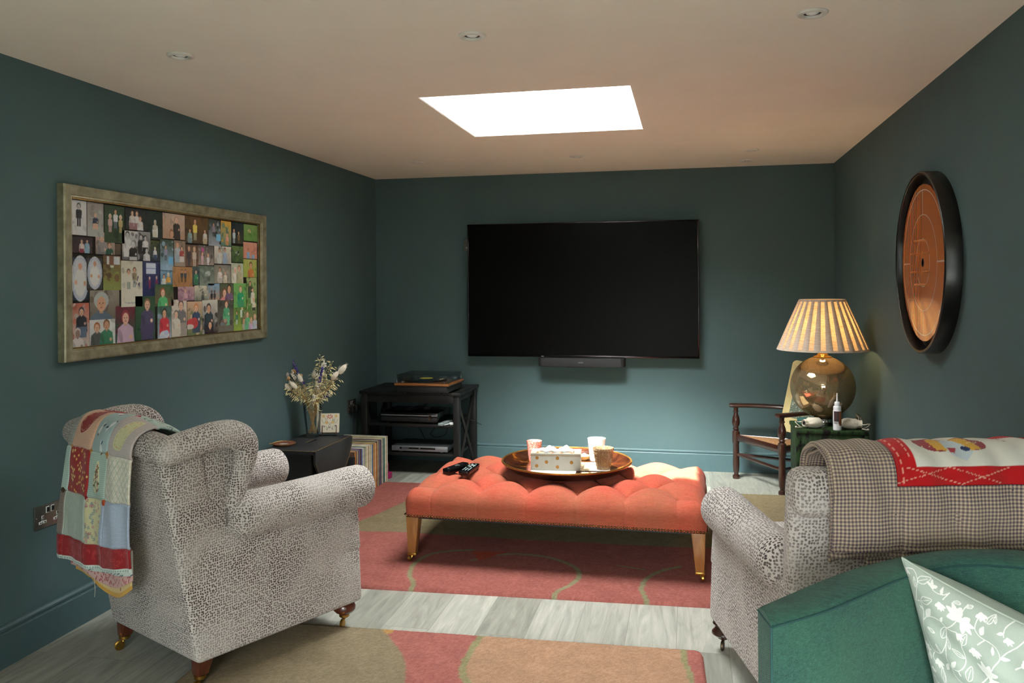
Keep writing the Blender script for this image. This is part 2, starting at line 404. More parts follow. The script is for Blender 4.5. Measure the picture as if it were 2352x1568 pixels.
# camera side wall; its wide glazed opening is unseen, added for light from behind
WX0,WX1,WZ0,WZ1=-.95,0.80,0.08,2.0
struct(boxes('wall_front',[(XL-T,WX0,YF-T,YF,0,H),(WX1,XR+T,YF-T,YF,0,H),(WX0,WX1,YF-T,YF,WZ1,H),(WX0,WX1,YF-T,YF,0,WZ0)],M['wall']))
fr=[]; 
for i in range(4):
    x=WX0+(WX1-WX0)*i/3; fr.append((x-.03+(.03 if i==0 else 0)-(.03 if i==3 else 0),x+.03+(.03 if i==0 else 0)-(.03 if i==3 else 0),YF-.09,YF-.03,WZ0,WZ1))
fr+= [(WX0,WX1,YF-.09,YF-.03,WZ0,WZ0+.06),(WX0,WX1,YF-.09,YF-.03,WZ1-.06,WZ1)]
w=struct(boxes('window_2',fr,M['satin_white'])); 
boxes('pane',[(WX0+.03,WX1-.03,YF-.065,YF-.06,WZ0+.03,WZ1-.03)],M['glass'],w)
# ceiling with the skylight opening
SX0,SX1,SY0,SY1=-1.154,-.226,3.45,4.432; SH=.34
RY0,RY1=-1.25,-.45   # second rooflight, out of view, added to light the near half of the room
RX0,RX1=-.65,.35
struct(boxes('ceiling',[(XL-T,SX0,RY1,YB+T,H,H+SH),(SX1,XR+T,RY1,YB+T,H,H+SH),(XL-T,RX0,RY0,RY1,H,H+SH),(RX1,XR+T,RY0,RY1,H,H+SH),(XL-T,XR+T,YF-T,RY0,H,H+SH),(SX0,SX1,RY1,SY0,H,H+SH),(SX0,SX1,SY1,YB+T,H,H+SH)],M['ceil']))
t=.004
def rooflight(name,SX0,SX1,SY0,SY1):
  w=struct(boxes(name,[(SX0,SX0+t,SY0,SY1,H+.002,H+SH),(SX1-t,SX1,SY0,SY1,H+.002,H+SH),(SX0,SX1,SY0,SY0+t,H+.002,H+SH),(SX0,SX1,SY1-t,SY1,H+.002,H+SH)],M['white']))
  boxes('window_frame',[(SX0-.05,SX0+.02,SY0-.05,SY1+.05,H+SH,H+SH+.06),(SX1-.02,SX1+.05,SY0-.05,SY1+.05,H+SH,H+SH+.06),(SX0,SX1,SY0-.05,SY0+.02,H+SH,H+SH+.06),(SX0,SX1,SY1-.02,SY1+.05,H+SH,H+SH+.06)],M['white'],w)
  boxes('pane',[(SX0,SX1,SY0,SY1,H+SH+.03,H+SH+.036)],M['glass'],w)

rooflight('window_1',SX0,SX1,SY0,SY1); rooflight('window_3',RX0,RX1,RY0,RY1)
# skirting boards
def skirting(name,p0,p1,n):
    """profile swept from p0 to p1; n = inward normal"""
    prof=[(0,0),(.018,0),(.018,.118),(.016,.121),(.009,.123),(.009,.126),(.013,.129),(.013,.136),(.007,.143),(0,.145)]
    v=[];f=[]
    for p in (p0,p1):
        for d,z in prof: v.append((p[0]+n[0]*d,p[1]+n[1]*d,z))
    k=len(prof)
    for i in range(k-1): f.append((i,i+1,k+i+1,k+i))
    f.append(tuple(range(k))); f.append(tuple(range(2*k-1,k-1,-1)))
    return struct(MB().add(v,f).build(name,M['skirt'],angle=20))
skirting('baseboard_left',(XL,YF),(XL,YB),(1,0)); skirting('baseboard_right',(XR,YF),(XR,YB),(-1,0)); skirting('baseboard_back',(XL,YB),(XR,YB),(0,-1))

# ---------------------------------------------------------------- recessed downlights
def downlight(x,y,label,dark=False):
    t=thing('ceiling_downlight',label,'downlight',(x,y,H),group='recessed ceiling downlights')
    MB().lathe([(.047,0),(.047,-.002),(.044,-.006),(.040,-.0075),(.031,-.0075),(.0275,-.004),(.026,.0)],40,cap=False).build('flange',M['satin_white'],t)
    if dark:
        b=MB().lathe([(.001,-.001),(.0265,-.001)],32); b.build('recess',M['black_satin'],t)
        MB().box((0,0,-.004),(.006,.052,.004)).build('bar',M['satin_white'],t)
    else:
        MB().lathe([(.001,-.0012),(.026,-.0012)],32).build('reflector',M['silver'],t)
        MB().lathe([(0.001,-.0062),(.008,-.0058),(.014,-.004),(.019,-.0014)],24).build('bulb_lens',M['white'],t)
    return t
ys=(2.62,5.245)
downlight(-1.762,ys[0],'white downlight in the ceiling above the left armchair, near the picture wall')
downlight(-.692,2.635,'white downlight in the ceiling on the camera side of the skylight')
downlight(.378,2.655,'white downlight in the ceiling corner beside the wall with the round game board')
downlight(-1.762,5.235,'white downlight in the ceiling by the back wall above the record player')
downlight(-.69,5.245,'white downlight in the ceiling by the back wall above the television')
downlight(.388,5.27,'white downlight in the ceiling above the corner chair, next to a dark vent')
t=downlight(.389,5.71,'small round ceiling vent with a dark slotted centre closest to the back wall',True); t['category']='vent'; t.name='ceiling_vent'; del t['group']

# ================================================================ WALL THINGS
# television
t=thing('television','large flat black television on the back wall','television',(-.76,5.90,1.29))
W2,H2=.836,.487
MB().box((0,.03,0),(1.45,.03,.75),.01).build('rear_housing',M['black_satin'],t)
b=MB().box((0,.008,0),(W2*2,.016,H2*2),.002); b.build('panel',M['black_gloss'],t)
b=MB()
for (c,d) in (((0,-.003,H2-.004),(W2*2,.010,.008)),((0,-.003,-H2+.007),(W2*2,.010,.014)),((-W2+.004,-.003,0),(.008,.010,H2*2)),((W2-.004,-.003,0),(.008,.010,H2*2))): b.box(c,d,.0015)
b.build('bezel',simple('polished_dark_bezel','3a3436',.12,1,.03),t)
m,nt,bs=nodes('tv_screen'); bs.inputs['Base Color'].default_value=(.002,.002,.0022,1); bs.inputs['Roughness'].default_value=.32; bs.inputs['Specular IOR Level'].default_value=.06
nt.links.new(ramp(nt,noise(nt,coords(nt),2),[(0,(.0015,)*3),(1,(.0025,)*3)]),bs.inputs['Base Color'])
MB().box((0,-.002,.003),(W2*2-.016,.003,H2*2-.024)).build('screen',m,t)
MB().box((0,.065,0),(.4,.055,.3)).build('wall_bracket',M['black_satin'],t)
o=MB().box((-.275,-.009,-H2+.006),(.02,.001,.006)).build('badge',M['silver'],t)
# sound bar
t=thing('sound_bar','short black sound bar mounted under the television','speaker',(-.753,5.905,.77))
b=MB()
pts=spline([(-.312,-.03),(-.295,-.055),(-.25,-.062),(.25,-.062),(.295,-.055),(.312,-.03),(.312,.03),(-.312,.03)],4)
b.prism([(-.312,.035),(-.312,-.02),(-.305,-.045),(-.285,-.058),(-.25,-.062),(.25,-.062),(.285,-.058),(.305,-.045),(.312,-.02),(.312,.035)],-.032,.032,bev=.006)
b.build('speaker_body',simple('speaker_grille_fabric','1d1d1f',.7,var=.2,nscale=900),t)
MB().box((-.01,.02,-.036),(.2,.06,.010),.003).build('mount_plate',M['black_satin'],t)
MB().box((0,.055,0),(.12,.065,.04)).build('wall_bracket',M['black_satin'],t)
b=MB()   # tiny grey lettering
def letters(b,x,z,h,y,word):
    w=h*.62; s=h*.16
    G={'S':[(0,0,w,s),(0,h/2-s/2,w,s),(0,h-s,w,s),(0,h/2,s,h/2),(w-s,0,s,h/2)],'O':[(0,0,w,s),(0,h-s,w,s),(0,0,s,h),(w-s,0,s,h)],
       'N':[(0,0,s,h),(w-s,0,s,h),(s,h*.55,w*.3,s*1.4),(w*.45,h*.25,w*.35,s*1.4)]}
    for i,ch in enumerate(word):
        for (a,c,ww,hh) in G[ch]: b.box((x+i*w*1.5+a+ww/2,y,z+c+hh/2),(ww,.0006,hh))
letters(b,-.017,-.004,.008,-.0625,'SONOS'); b.build('lettering',M['silver'],t)

# switched sockets / plates
def double_socket(name,loc,rz,label,steel=True,rock=True,w=.146):
    """local: plate in XZ, front towards -Y"""
    t=thing(name,label,'socket',loc,rz)
    MB().box((0,-.003,0),(w,.006,.086),.0015).build('plate',M['steel'],t)
    for s in (-1,1):
        b=MB()
        for (dx,dz,ww,hh) in ((0,-.004,.010,.018),(-.0105,-.020,.016,.010),(.0105,-.020,.016,.010),(0,-.012,.010,.012)):
            b.box((s*.036+dx,-.0065,dz),(ww,.002,hh),.0007)
        b.build('socket_face',M['sock_white'],t)
        b=MB()
        for (dx,dz,ww,hh) in ((0,-.0,.004,.008),(-.0105,-.020,.006,.004),(.0105,-.020,.006,.004)): b.box((s*.036+dx,-.0078,dz),(ww,.001,hh))
        b.build('pin_hole',M['black_satin'],t)
        r=MB().box((s*.012,-.0065,.022),(.016,.003,.024),.001); r.build('rocker_surround',M['sock_white'],t)
        MB().box((s*.012,-.009,.022),(.010,.004,.018),.001,M=None).build('rocker',M['black_satin'],t)
    for s in (-1,1): MB().ell((s*.064,-.0062,0),(.003,.001,.003),10,6).build('screw',M['chrome'],t)
    return t
double_socket('wall_socket',(XL,2.658,.475),PI/2,'brushed steel double socket low on the wall behind the quilt covered armchair')
s=double_socket('wall_socket',(XL,5.50,.475),PI/2,'black and steel double socket beside the black shelf unit with plugs in it')
for dy,lab in ((-.036,'black plug with a trailing lead, the one nearer the dried flowers'),(.036,'black plug with a trailing lead, the one nearer the shelf unit')):
    p=thing('power_plug',lab,'plug',(XL+.008,5.50+dy,.455),PI/2)
    MB().box((0,-.016,0),(.048,.03,.046),.008,3).build('plug_body',M['black_satin'],p)
    z0=[(0,-.02,-.02),(.004,-.022,-.12),(-.006,-.02,-.25),(.0,-.012,-.38),(.005,-.016,-.455+.003)]
    MB().tube(spline(z0,6),.003,8).build('power_cord',M['black_rubber'],p)
double_socket('wall_socket',(-1.99,YB,.475),0,'steel double socket on the back wall seen through the black shelf unit')
t=double_socket('wall_socket',(-1.578,YB,1.63),0,'steel wall plate peeping out behind the television edge')
s=double_socket('wall_socket',(XR,5.20,.50),-PI/2,'dark double socket on the wall behind the lamp and trunk')
p=thing('power_plug','black lamp plug in the socket behind the trunk','plug',(XR-.008,5.236,.48),-PI/2)
MB().box((0,-.016,0),(.048,.03,.046),.008,3).build('plug_body',M['black_satin'],p)
MB().tube(spline([(0,-.02,-.02),(.004,-.022,-.14),(.0,-.03,-.3),(0,-.02,-.475)],6),.003,8).build('power_cord',M['black_rubber'],p)

# ---------------------------------------------------------------- round wooden game board on the right wall
BX=XR; t=thing('crokinole_board','round orange wooden game board in a deep black rim hung on the wall','game board',(BX,3.66,1.405),rot=(0,-PI/2,0))
t.name='round_game_board'
# local: x -> world +z , z -> world -x (out of the wall), y -> world y
R=.372
MB().lathe([(R-.02,.0),(R,.0),(R,.058),(R-.003,.062),(R-.011,.062),(R-.014,.058),(R-.014,.012)],96,cap=False).build('rim',simple('black_lacquer','0c0b0a',.3,var=.1),t,angle=60)
MB().lathe([(.001,.004),(R-.012,.004),(R-.012,.012),(.001,.012)],96).build('ditch_base',simple('black_felt_paint','111010',.55),t)
DR=.322; n=520
def boardmesh():
    a=np.linspace(0,2*PI,361); r=np.linspace(.0005,DR,260)
    A,Rr=np.meshgrid(a,r); X=Rr*np.cos(A); Y=Rr*np.sin(A); P=np.stack([X,Y,np.full_like(X,.042)],-1)
    col=np.zeros(X.shape+(3,)); base=hx('b9652a'); col[:]=base
    rs=np.random.RandomState(4); g=np.cumsum(rs.randn(400))*.006; g-=g.mean()
    col*= (1+.025*np.sin(Y*210+9*np.sin(X*5)+2*np.sin(X*19))*np.sin(Y*37+X*4))[...,None]
    def ring(rad,w): col[np.abs(Rr-rad)<w/2]=hx('e9d9bd')
    ring(.298,.0035); ring(.197,.0028); ring(.098,.0026)
    # no rays painted here; the gloss coat reflects the lamp (local -x is down)
    # quadrant lines
    for k in range(4):
        ang=PI/4*0+PI/2*k; dx,dy=math.cos(ang),math.sin(ang)
        dd=np.abs(-X*dy+Y*dx); m=(dd<.0016)&((X*dx+Y*dy)>.197)&((X*dx+Y*dy)<.298); col[m]=hx('e9d9bd')
    m=Rr<.017; col[m]=hx('7a4420')
    return P,col
P,col=boardmesh()
gridobj('playing_disc',P,painted('varnished_board',.16,200,.02,0,.6,.5),t,col)
MB().lathe([(DR,.020),(DR,.0422)],96,cap=False).build('disc_edge',simple('orange_wood_edge','8f4a1c',.4),t)
MB().lathe([(.001,.020),(DR,.020)],64).build('disc_underside',M['black_satin'],t)
b=MB().lathe([(.015,.0422),(.0165,.0442),(.018,.0422)],24); b.build('centre_hole',simple('dark_hole_rim','3a1d0c',.4),t)
for k in range(8):
    a=PI/8+PI/4*k
    MB().lathe([(.004,.042),(.0042,.063),(.0035,.0655),(.001,.0665)],12,M=Matrix.Translation((.098*math.cos(a),.098*math.sin(a),0))).build('peg',simple('pale_peg_wood','c9814a',.4) if k==0 else bpy.data.materials['pale_peg_wood'],t)

# ---------------------------------------------------------------- framed collage
def frame():
    y0,y1,z0,z1=2.764,4.196,1.092,1.672; w=.052
    t=thing('picture_frame','long silver gilt frame filled with a collage of family snapshots','framed photographs',(XL,(y0+y1)/2,(z0+z1)/2))
    cy,cz=(y0+y1)/2,(z0+z1)/2
    prof=[(0,.004),(0,.016),(.004,.020),(.006,.026),(.012,.026),(.016,.030),(.046,.036),(.050,.034),(.053,.028),(.053,0)]
    # mitred moulding: offset outward d, height h(from wall)
    v=[];f=[]; hw,hh=(y1-y0)/2,(z1-z0)/2
    for (sy,sz) in ((-1,-1),(1,-1),(1,1),(-1,1)):
        for d,x in prof: v.append((x,sy*(hw+d),sz*(hh+d)))
    k=len(prof)
    for c in range(4):
        for i in range(k-1): f.append((c*k+i,c*k+i+1,((c+1)%4)*k+i+1,((c+1)%4)*k+i))
    m,nt,bs=nodes('silver_gilt'); v_=coords(nt); g=noise(nt,coords(nt,'Object',(3,3,3)),6,5,.6)
    f2=noise(nt,coords(nt,'Object',(4,40,40)),18,3,.7)
    c=ramp(nt,g,[(.3,lin('857f66')),(.6,lin('b0a88c')),(.8,lin('cbc3a8'))]); c=mixc(nt,ramp(nt,f2,[(.62,(0,0,0)),(.72,(.7,)*3)]),c,lin('4d4a38'))
    nt.links.new(c,bs.inputs['Base Color']); bs.inputs['Metallic'].default_value=.55; bs.inputs['Roughness'].default_value=.36; bump(nt,bs,f2,.2,.001)
    MB().add(v,f).build('moulding',m,t,angle=25)
    b=MB()
    for (a,b2,c2,d2) in ((-hw-.004,hw+.004,hh-.0,hh+.005),(-hw-.004,hw+.004,-hh-.005,-hh),(-hw-.005,-hw,-hh,hh),(hw,hw+.005,-hh,hh)):
        b.box((.018,(a+b2)/2,(c2+d2)/2),(.006,b2-a,d2-c2))
    b.build('inner_slip',simple('gold_slip','8a6a3a',.35,.8),t)
    MB().box((.003,0,0),(.004,hw*2,hh*2)).build('backing_card',simple('brown_card','2d2620',.9),t)
    pm=painted('photo_paper',.35,100,0,0,0,.4)
    # (y0,ztop,y1,zbottom, background top, background bottom, figures)
    # figure: (u, v_head, size, hair, skin, upper, lower, kind)
    S='d9a98a'; S2='c98f6c'; D='2a1c14'; RD='8a4322'; BL='1a1a1d'; G='8b8b8b'; W='ecebe8'
    PH=[
    (2.776,1.67,2.861,1.533,'e8e8ea','dcdcde',[(.5,.83,.15,'1c1c1c','b9b9b9','141416','141416',0)]),
    (2.864,1.67,2.958,1.532,'8c7f78','a9b0aa',[(.5,.62,.10,'caa58c',S,'23283f',S,1)]),
    (2.962,1.668,3.086,1.512,'23321f','31412a',[(.28,.70,.085,'d8c9a8',S,'c79a94','c79a94',0),(.55,.84,.09,D,S2,'e6e6ea','5e6c7c',0),(.8,.70,.085,'d8c9a8',S,'b7a063','b7a063',0)]),
    (3.091,1.667,3.241,1.575,'15171a','23211d',[(.3,.78,.13,D,S,'cfc7bf','8a5d5f',1),(.5,.78,.13,'5a3822',S,'dedada','8a5d5f',1),(.65,.55,.12,RD,S,'dcdada','dcdada',1)]),
    (3.244,1.668,3.344,1.542,'18201a','1f2622',[(.5,.60,.11,'d8d4ca','c9b59c','b9b2a2','c9c4b4',1)]),
    (3.347,1.668,3.517,1.55,'b69a86','a3795c',[(.62,.75,.17,'b0937c',S,'2a2422','2a2422',2),(.4,.2,.16,'7a4c2c',S2,'a0795a','a0795a',1)]),
    (3.518,1.67,3.713,1.539,'4a3018','3a2b1c',[(.42,.80,.11,'2e2a26',S2,'d9c24e','8c8a6c',0),(.2,.45,.08,D,S,'7aa2a8','6b7f8a',1),(.85,.48,.08,D,S,'dadada','b3a27a',1)]),
    (3.714,1.668,3.824,1.534,'242a26','8f9aa8',[(.42,.80,.09,D,S2,'7f6c86','3d3a44',0)]),
    (3.828,1.668,3.926,1.537,'d9962c','3f6a60',[(.6,.45,.09,'c9572a',S,'d98a78','b5733a',1)]),
    (3.93,1.669,4.045,1.557,'152028','2c2a20',[(.2,.6,.10,D,S,'b5c6d4','8fa0b0',0),(.6,.5,.09,D,S2,'6b4a2c','4f3a2a',0)]),
    (4.048,1.666,4.195,1.576,'5d7a3a','4b7a2e',[(.4,.6,.12,'8a7a62','a39a84','c9a86a','6b8a44',3)]),
    (2.771,1.526,2.891,1.463,'262026','38282a',[(.5,.72,.13,'6a4a35',S,'d9c9c0','7a2430',1),(.75,.75,.13,D,S,'7ba6c0','7ba6c0',1)]),
    (2.911,1.552,3.026,1.462,'c49c96','7a6a5c',[(.33,.72,.18,'9c7a50',S,'857f82','6a6668',1),(.72,.42,.14,'7a3a1e',S,'1f4a38','d9d9d9',1)]),
    (3.026,1.509,3.063,1.463,'5c4636','3f3328',[]),
    (3.069,1.569,3.172,1.443,'d6d6d4','4a4a4a',[(.35,.85,.15,'2a2a2a','c2c2c2','d8d8d8','cfcfcf',1),(.7,.55,.15,'8a8a8a','d2d2d2','1e1e1e','b9b9b9',1)]),
    (3.171,1.571,3.257,1.443,'8f8f8f','1a1a1a',[(.25,.8,.14,'1c1c1c','c6c6c6','232323','1e1e1e',1),(.6,.78,.14,'141414','bdbdbd','e2e2e2','1a1a1a',1),(.7,.35,.15,'202020','c9c9c9','d0d0d0','bdbdbd',1)]),
    (3.259,1.536,3.325,1.444,'3a4020','22282e',[(.5,.6,.12,'e9e4c8','e6dcc8','dcdce2','2a3350',1)]),
    (3.328,1.545,3.427,1.403,'2c3a2c','88a8c4',[(.42,.75,.10,'4a3626',S2,'8a80a0','3f4650',0)]),
    (3.431,1.545,3.52,1.424,'7f6a56','8a7c6a',[(.3,.82,.15,'b9774c',S,'a9b4c0','8aa0b0',1),(.68,.7,.12,D,S,'8a2e2c','cfc9c4',1)]),
    (3.522,1.53,3.625,1.426,'4a3428','6a4a36',[(.25,.82,.13,'6a5a4c',S2,'2e2c30','2e2c30',0),(.68,.8,.13,'b08a5a',S,'b9ab9a','b0a28e',0)]),
    (3.628,1.532,3.763,1.435,'4a4440','8f8074',[(.25,.55,.09,'c98a6c',S,'d9a8bc','d9a8bc',0),(.62,.5,.10,'b97a54',S,'e2dee4','e2dee4',0)]),
    (3.766,1.535,3.924,1.445,'cfc7b8','9c9488',[(.3,.75,.13,D,S2,'c4c9c4','c4c9c4',1),(.62,.8,.13,'3a2a1c',S2,'8ea7c4','7f98b8',1)]),
    (3.927,1.543,4.041,1.457,'4c6a34','2f4424',[(.5,.55,.14,'20261f','5a6258','8a9080','3a4038',3)]),
    (4.043,1.569,4.188,1.48,'c9826a','c4705c',[(.35,.5,.10,D,S2,'7ba4d0','6c93c4',1),(.7,.35,.10,'5a3020',S2,'7ba4d0','6c93c4',1)]),
    (2.769,1.459,2.874,1.265,'0e0e10','0c0c0e',[(.52,.74,.15,'c9705c',S2,'e9e6e2','e4e2de',4)]),
    (2.859,1.455,2.952,1.314,'20180f','2a2416',[(.5,.76,.14,'c07a60',S2,'e4e2e0','dcdad6',4)]),
    (2.953,1.459,3.06,1.315,'5a3a26','7c8a3c',[(.5,.88,.085,'6a3a22',S,'cfd8c4','5a6a3a',0)]),
    (3.061,1.44,3.201,1.242,'c9c3ae','dcd6c4',[(.35,.76,.085,'3a2012',S2,'cfcbb8','6a7a6c',0),(.62,.80,.085,'3a2012',S2,'7c6a4c','8a9490',0)]),
    (3.204,1.441,3.326,1.284,'23284a','161a3c',[(.4,.52,.06,'caa284',S,'6a1f40','6a1f40',0),(.8,.54,.06,'caa284',S,'6a1f40','6a1f40',0)]),
    (3.328,1.401,3.419,1.338,'5c8aa8','3a5a78',[(.3,.6,.16,D,S2,'dcdcd8','6aa0c0',1),(.65,.7,.16,'e0dcc0',S,'c9842c','3f6a8a',1)]),
    (3.419,1.422,3.578,1.327,'a06a3c','8f5e34',[(.45,.78,.09,'201a18',S2,'2c3440','3a2c24',0),(.62,.78,.09,'201a18',S2,'2c3440','3a2c24',0)]),
    (3.574,1.426,3.635,1.336,'3a4a4c','2a3030',[(.5,.7,.17,D,S,'2c7a4c','2a5a3c',1)]),
    (3.614,1.431,3.765,1.334,'49564c','6f7c70',[(.62,.6,.14,'a9b0a4','98a08e','aab4b0','7c8a84',3)]),
    (3.765,1.439,3.919,1.345,'6c675c','8a8474',[(.33,.74,.13,'3a2418',S2,'e6e0dc','b0aaa0',1),(.66,.55,.10,'8a5a3a',S,'e2dcc8','c0b69c',1)]),
    (3.922,1.452,4.041,1.345,'a8b49c','c0b89c',[(.33,.65,.15,'e0d8d0',S,'e8e0d8','dcd4c8',1),(.66,.72,.16,'8a4a22',S,'a4a07c','9c986c',1)]),
    (4.042,1.476,4.184,1.378,'a4a44c','7a9a34',[(.55,.66,.19,'3a2216',S2,'b4602c','a85c30',1)]),
    (2.876,1.315,3.052,1.187,'8c8274','5a5044',[(.38,.58,.25,'a9b4b4',S2,'46586c','3f5064',5)]),
    (3.289,1.339,3.425,1.239,'2c4a2e','6a4a34',[(.42,.62,.2,'8a3a1c',S,'3fa45c','3fa45c',1)]),
    (3.458,1.328,3.59,1.261,'b48c94','7a5068',[(.45,.7,.16,'a86a50',S,'c99aa8','8a5a70',1)]),
    (3.59,1.333,3.707,1.259,'cfc9b0','6a7060',[(.6,.5,.13,'3a3c38','4a4a48','3a3c3c','3a3c3c',0)]),
    (3.71,1.343,3.814,1.259,'6a9cc4','a07a5c',[(.3,.5,.1,'201c1c','5a4438','24242c','3a302c',0),(.55,.5,.1,'201c1c','5a4438','24242c','3a302c',0)]),
    (3.816,1.343,3.943,1.257,'3a4a30','5a4438',[(.33,.45,.26,'5a3018',S,'c96a6c','c05c60',1),(.68,.68,.26,'301c14',S2,'5c4466','4c3a58',1)]),
    (3.944,1.345,4.07,1.215,'5a9a48','4a8a3c',[(.55,.75,.14,'a0572c',S,'1f8a5c','2f7a4c',1)]),
    (4.072,1.376,4.182,1.195,'8a9a5c','3f6a2c',[(.35,.82,.12,D,S2,'3c3c30','26401f',1),(.6,.62,.11,'5a3018',S,'d8d4c8','d0ccb8',1),(.7,.32,.11,'c9a06c',S,'d8cfc0','1f2c18',1)]),
    (2.766,1.265,2.872,1.09,'b0503c','c9c4bc',[(.6,.80,.16,'23283a',S,'20222a','4a5c7a',1),(.4,.32,.18,'cfc6c4','8a6a5c','dcd6d6','b9b0ae',1)]),
    (2.873,1.195,3.025,1.086,'dfe0df','cfd2d0',[(.28,.70,.19,RD,S,'4a4a4c','3a3a3c',1),(.65,.78,.2,'6a3a20',S2,'2c6a4c','245c40',1)]),
    (3.027,1.246,3.151,1.09,'5a1c28','1f4a34',[(.5,.68,.24,'7c2630',S,'c4a2bc','bd9ab4',1)]),
    (3.152,1.287,3.287,1.094,'24402a','1f3a26',[(.6,.80,.19,'6a4a36',S,'3c3654','363050',1)]),
    (3.306,1.243,3.408,1.089,'2c4a3a','8aa0b8',[(.5,.76,.2,'2a201c',S2,'b4242c','b4242c',1),(.5,.12,.2,'aac0dc','d8e0ec','c8d4e4','b8c4d8',3)]),
    (3.409,1.267,3.528,1.093,'cfc4b4','b0a494',[(.62,.84,.2,'4c3a34',S,'5a5a5c','8a8078',1),(.3,.6,.16,'5c5048',S,'cfc8b8','c4bca8',1)]),
    (3.53,1.256,3.655,1.091,'c49a78','4a5a34',[(.6,.8,.16,'c2622c',S,'2c4060','2c3c4c',1),(.35,.35,.22,'a02c2c','b03030','b02c30','c9c4b8',3)]),
    (3.655,1.261,3.79,1.086,'c9c9bc','241c1c',[(.42,.76,.17,'1c1a1c',S2,'243038','1c2028',1),(.5,.28,.15,'2c2422',S2,'2a2024','4a3c34',1)]),
    (3.793,1.26,3.943,1.093,'3a3c34','5c564c',[(.55,.85,.12,'8a3c1c',S,'3c9460','4aa06c',1),(.4,.3,.12,'9a7c64','7a4a40','6a4a44','5a6a74',3)]),
    (3.943,1.241,4.069,1.089,'3f5c24','7c9a34',[(.25,.65,.08,D,S2,'2c6a4c','b0c4d0',0),(.68,.85,.12,'8a5a34',S,'d0dcd8','3c5a30',0)]),
    (4.028,1.201,4.184,1.093,'4c6a34','8a6c50',[(.12,.45,.15,'6a3a1c',S2,'a09a94','a09a94',1),(.35,.75,.15,'8a5a34',S,'4ca46c','4ca46c',1),(.6,.45,.15,'b8824c',S,'c9a0c8','c9a0c8',1),(.85,.6,.15,'caa47c',S,'b9c4d4','b9c4d4',1)]),
    ]
    for i,(a,zt,c,zb,bt,bb,figs) in enumerate(PH):
        w_,h_=c-a,zt-zb; cv=Cv(w_,h_,.0016,bt); rs=np.random.RandomState(i+5)
        g=np.linspace(0,1,cv.ny)[:,None,None]; cv.a[:]=hx(bb)*(1-g)+hx(bt)*g
        for _ in range(16):
            k=.8+.4*rs.rand(); cv.ell(rs.rand()*w_,rs.rand()*h_,w_*(.04+.12*rs.rand()),h_*(.03+.08*rs.rand()),np.clip(hx(bt if rs.rand()>.5 else bb)*k*.9,0,1),rs.rand()*3,.8)
        for (u,v,s,hair,skin,up_,lo,kind) in figs:
            x=u*w_; y=v*h_; r=s*min(w_,h_)*(.86 if kind<2 else .66) if kind not in (5,) else s*h_*1.0
            r=max(r,.0035)
            if kind==0:
                bw=r*1.25; cv.rect(x-bw*.75,max(0,y-r*7.2),x-bw*.08,y-r*4,lo); cv.rect(x+bw*.08,max(0,y-r*7.2),x+bw*.75,y-r*4,lo)
                cv.poly([(x-bw*1.05,y-r*4.3),(x-bw*1.2,y-r*1.5),(x-bw*.4,y-r*1),(x+bw*.4,y-r*1),(x+bw*1.2,y-r*1.5),(x+bw*1.05,y-r*4.3)],up_)
            elif kind in (1,2,5):
                k=1.9; cv.poly([(x-r*k*1.15,0 if kind!=1 else max(0,y-r*5.5)),(x-r*k,y-r*1.7),(x-r*.5,y-r*.9),(x+r*.5,y-r*.9),(x+r*k,y-r*1.7),(x+r*k*1.15,0 if kind!=1 else max(0,y-r*5.5))],up_)
                cv.poly([(x-r*k,max(0,y-r*7)),(x-r*k*1.0,y-r*4),(x+r*k*1.0,y-r*4),(x+r*k,max(0,y-r*7))],lo)
                cv.ell(x-r*1.3,y-r*3,r*.5,r*1.2,hx(up_)*.8,.3); cv.ell(x+r*1.3,y-r*3.2,r*.4,r*.4,skin)
            elif kind==3:
                cv.ell(x,y,r*2.6,r*1.4,up_); cv.ell(x+r,y+r*.7,r*1.3,r*.9,hair); cv.ell(x-r*1.2,y-r*.8,r*1.8,r*.7,lo); continue
            elif kind==4:
                cv.ell(x,h_*.5,w_*.46,h_*.47,'d4d9e2')
                for q in range(14): cv.line([(x-w_*.42+q*w_*.064,h_*.06),(x-w_*.42+q*w_*.064,h_*.92)],.0016,'4a5f94')
                cv.ell(x,h_*.5,w_*.36,h_*.40,'c9ccd6'); cv.ell(x,h_*.42,w_*.30,h_*.28,up_); cv.ell(x-w_*.22,h_*.42,w_*.07,h_*.05,skin); cv.ell(x+w_*.24,h_*.40,w_*.07,h_*.05,skin)
            cv.rect(x-r*.35,y-r*1.3,x+r*.35,y-r*.5,hx(skin)*.85)
            cv.ell(x,y+r*.15,r*1.02,r*1.15,hair)
            if kind==5: cv.ell(x,y+r*.35,r*1.35,r*1.1,hair); cv.ell(x,y-r*.1,r*.82,r*.95,skin)
            else: cv.ell(x,y-r*.12,r*.78,r*.95,skin)
            if r>.006:
                for sx in (-1,1): cv.ell(x+sx*r*.3,y,r*.11,r*.08,'3a2418')
                cv.ell(x,y-r*.55,r*.24,r*.09,'a04c44'); cv.ell(x+r*.02,y-r*.25,r*.09,r*.14,hx(skin)*.85)
        if i==27:
            for q in range(12): cv.ell(w_*(.55+.4*rs.rand()),h_*(.45+.2*rs.rand()),.003,.006,'3a3c44')
            for q in (.3,.45,.6,.75): cv.line([(w_*q-.02,h_*.10),(w_*q+.012,h_*.07)],.0025,'8a8f98')
        if i==28: cv.rect(w_*.2,h_*.65,w_*.75,h_*.95,'c9d4e8'); cv.line([(w_*.2,h_*.8),(w_*.75,h_*.8)],.002,'5a6a9a')
        if i==26: cv.rect(w_*.3,h_*.72,w_*.95,h_*.98,'6a4230'); cv.rect(w_*.2,h_*.74,w_*.34,h_*.97,'dce4e4'); cv.rect(w_*.6,h_*.74,w_*.95,h_*.97,'cfd9dc')
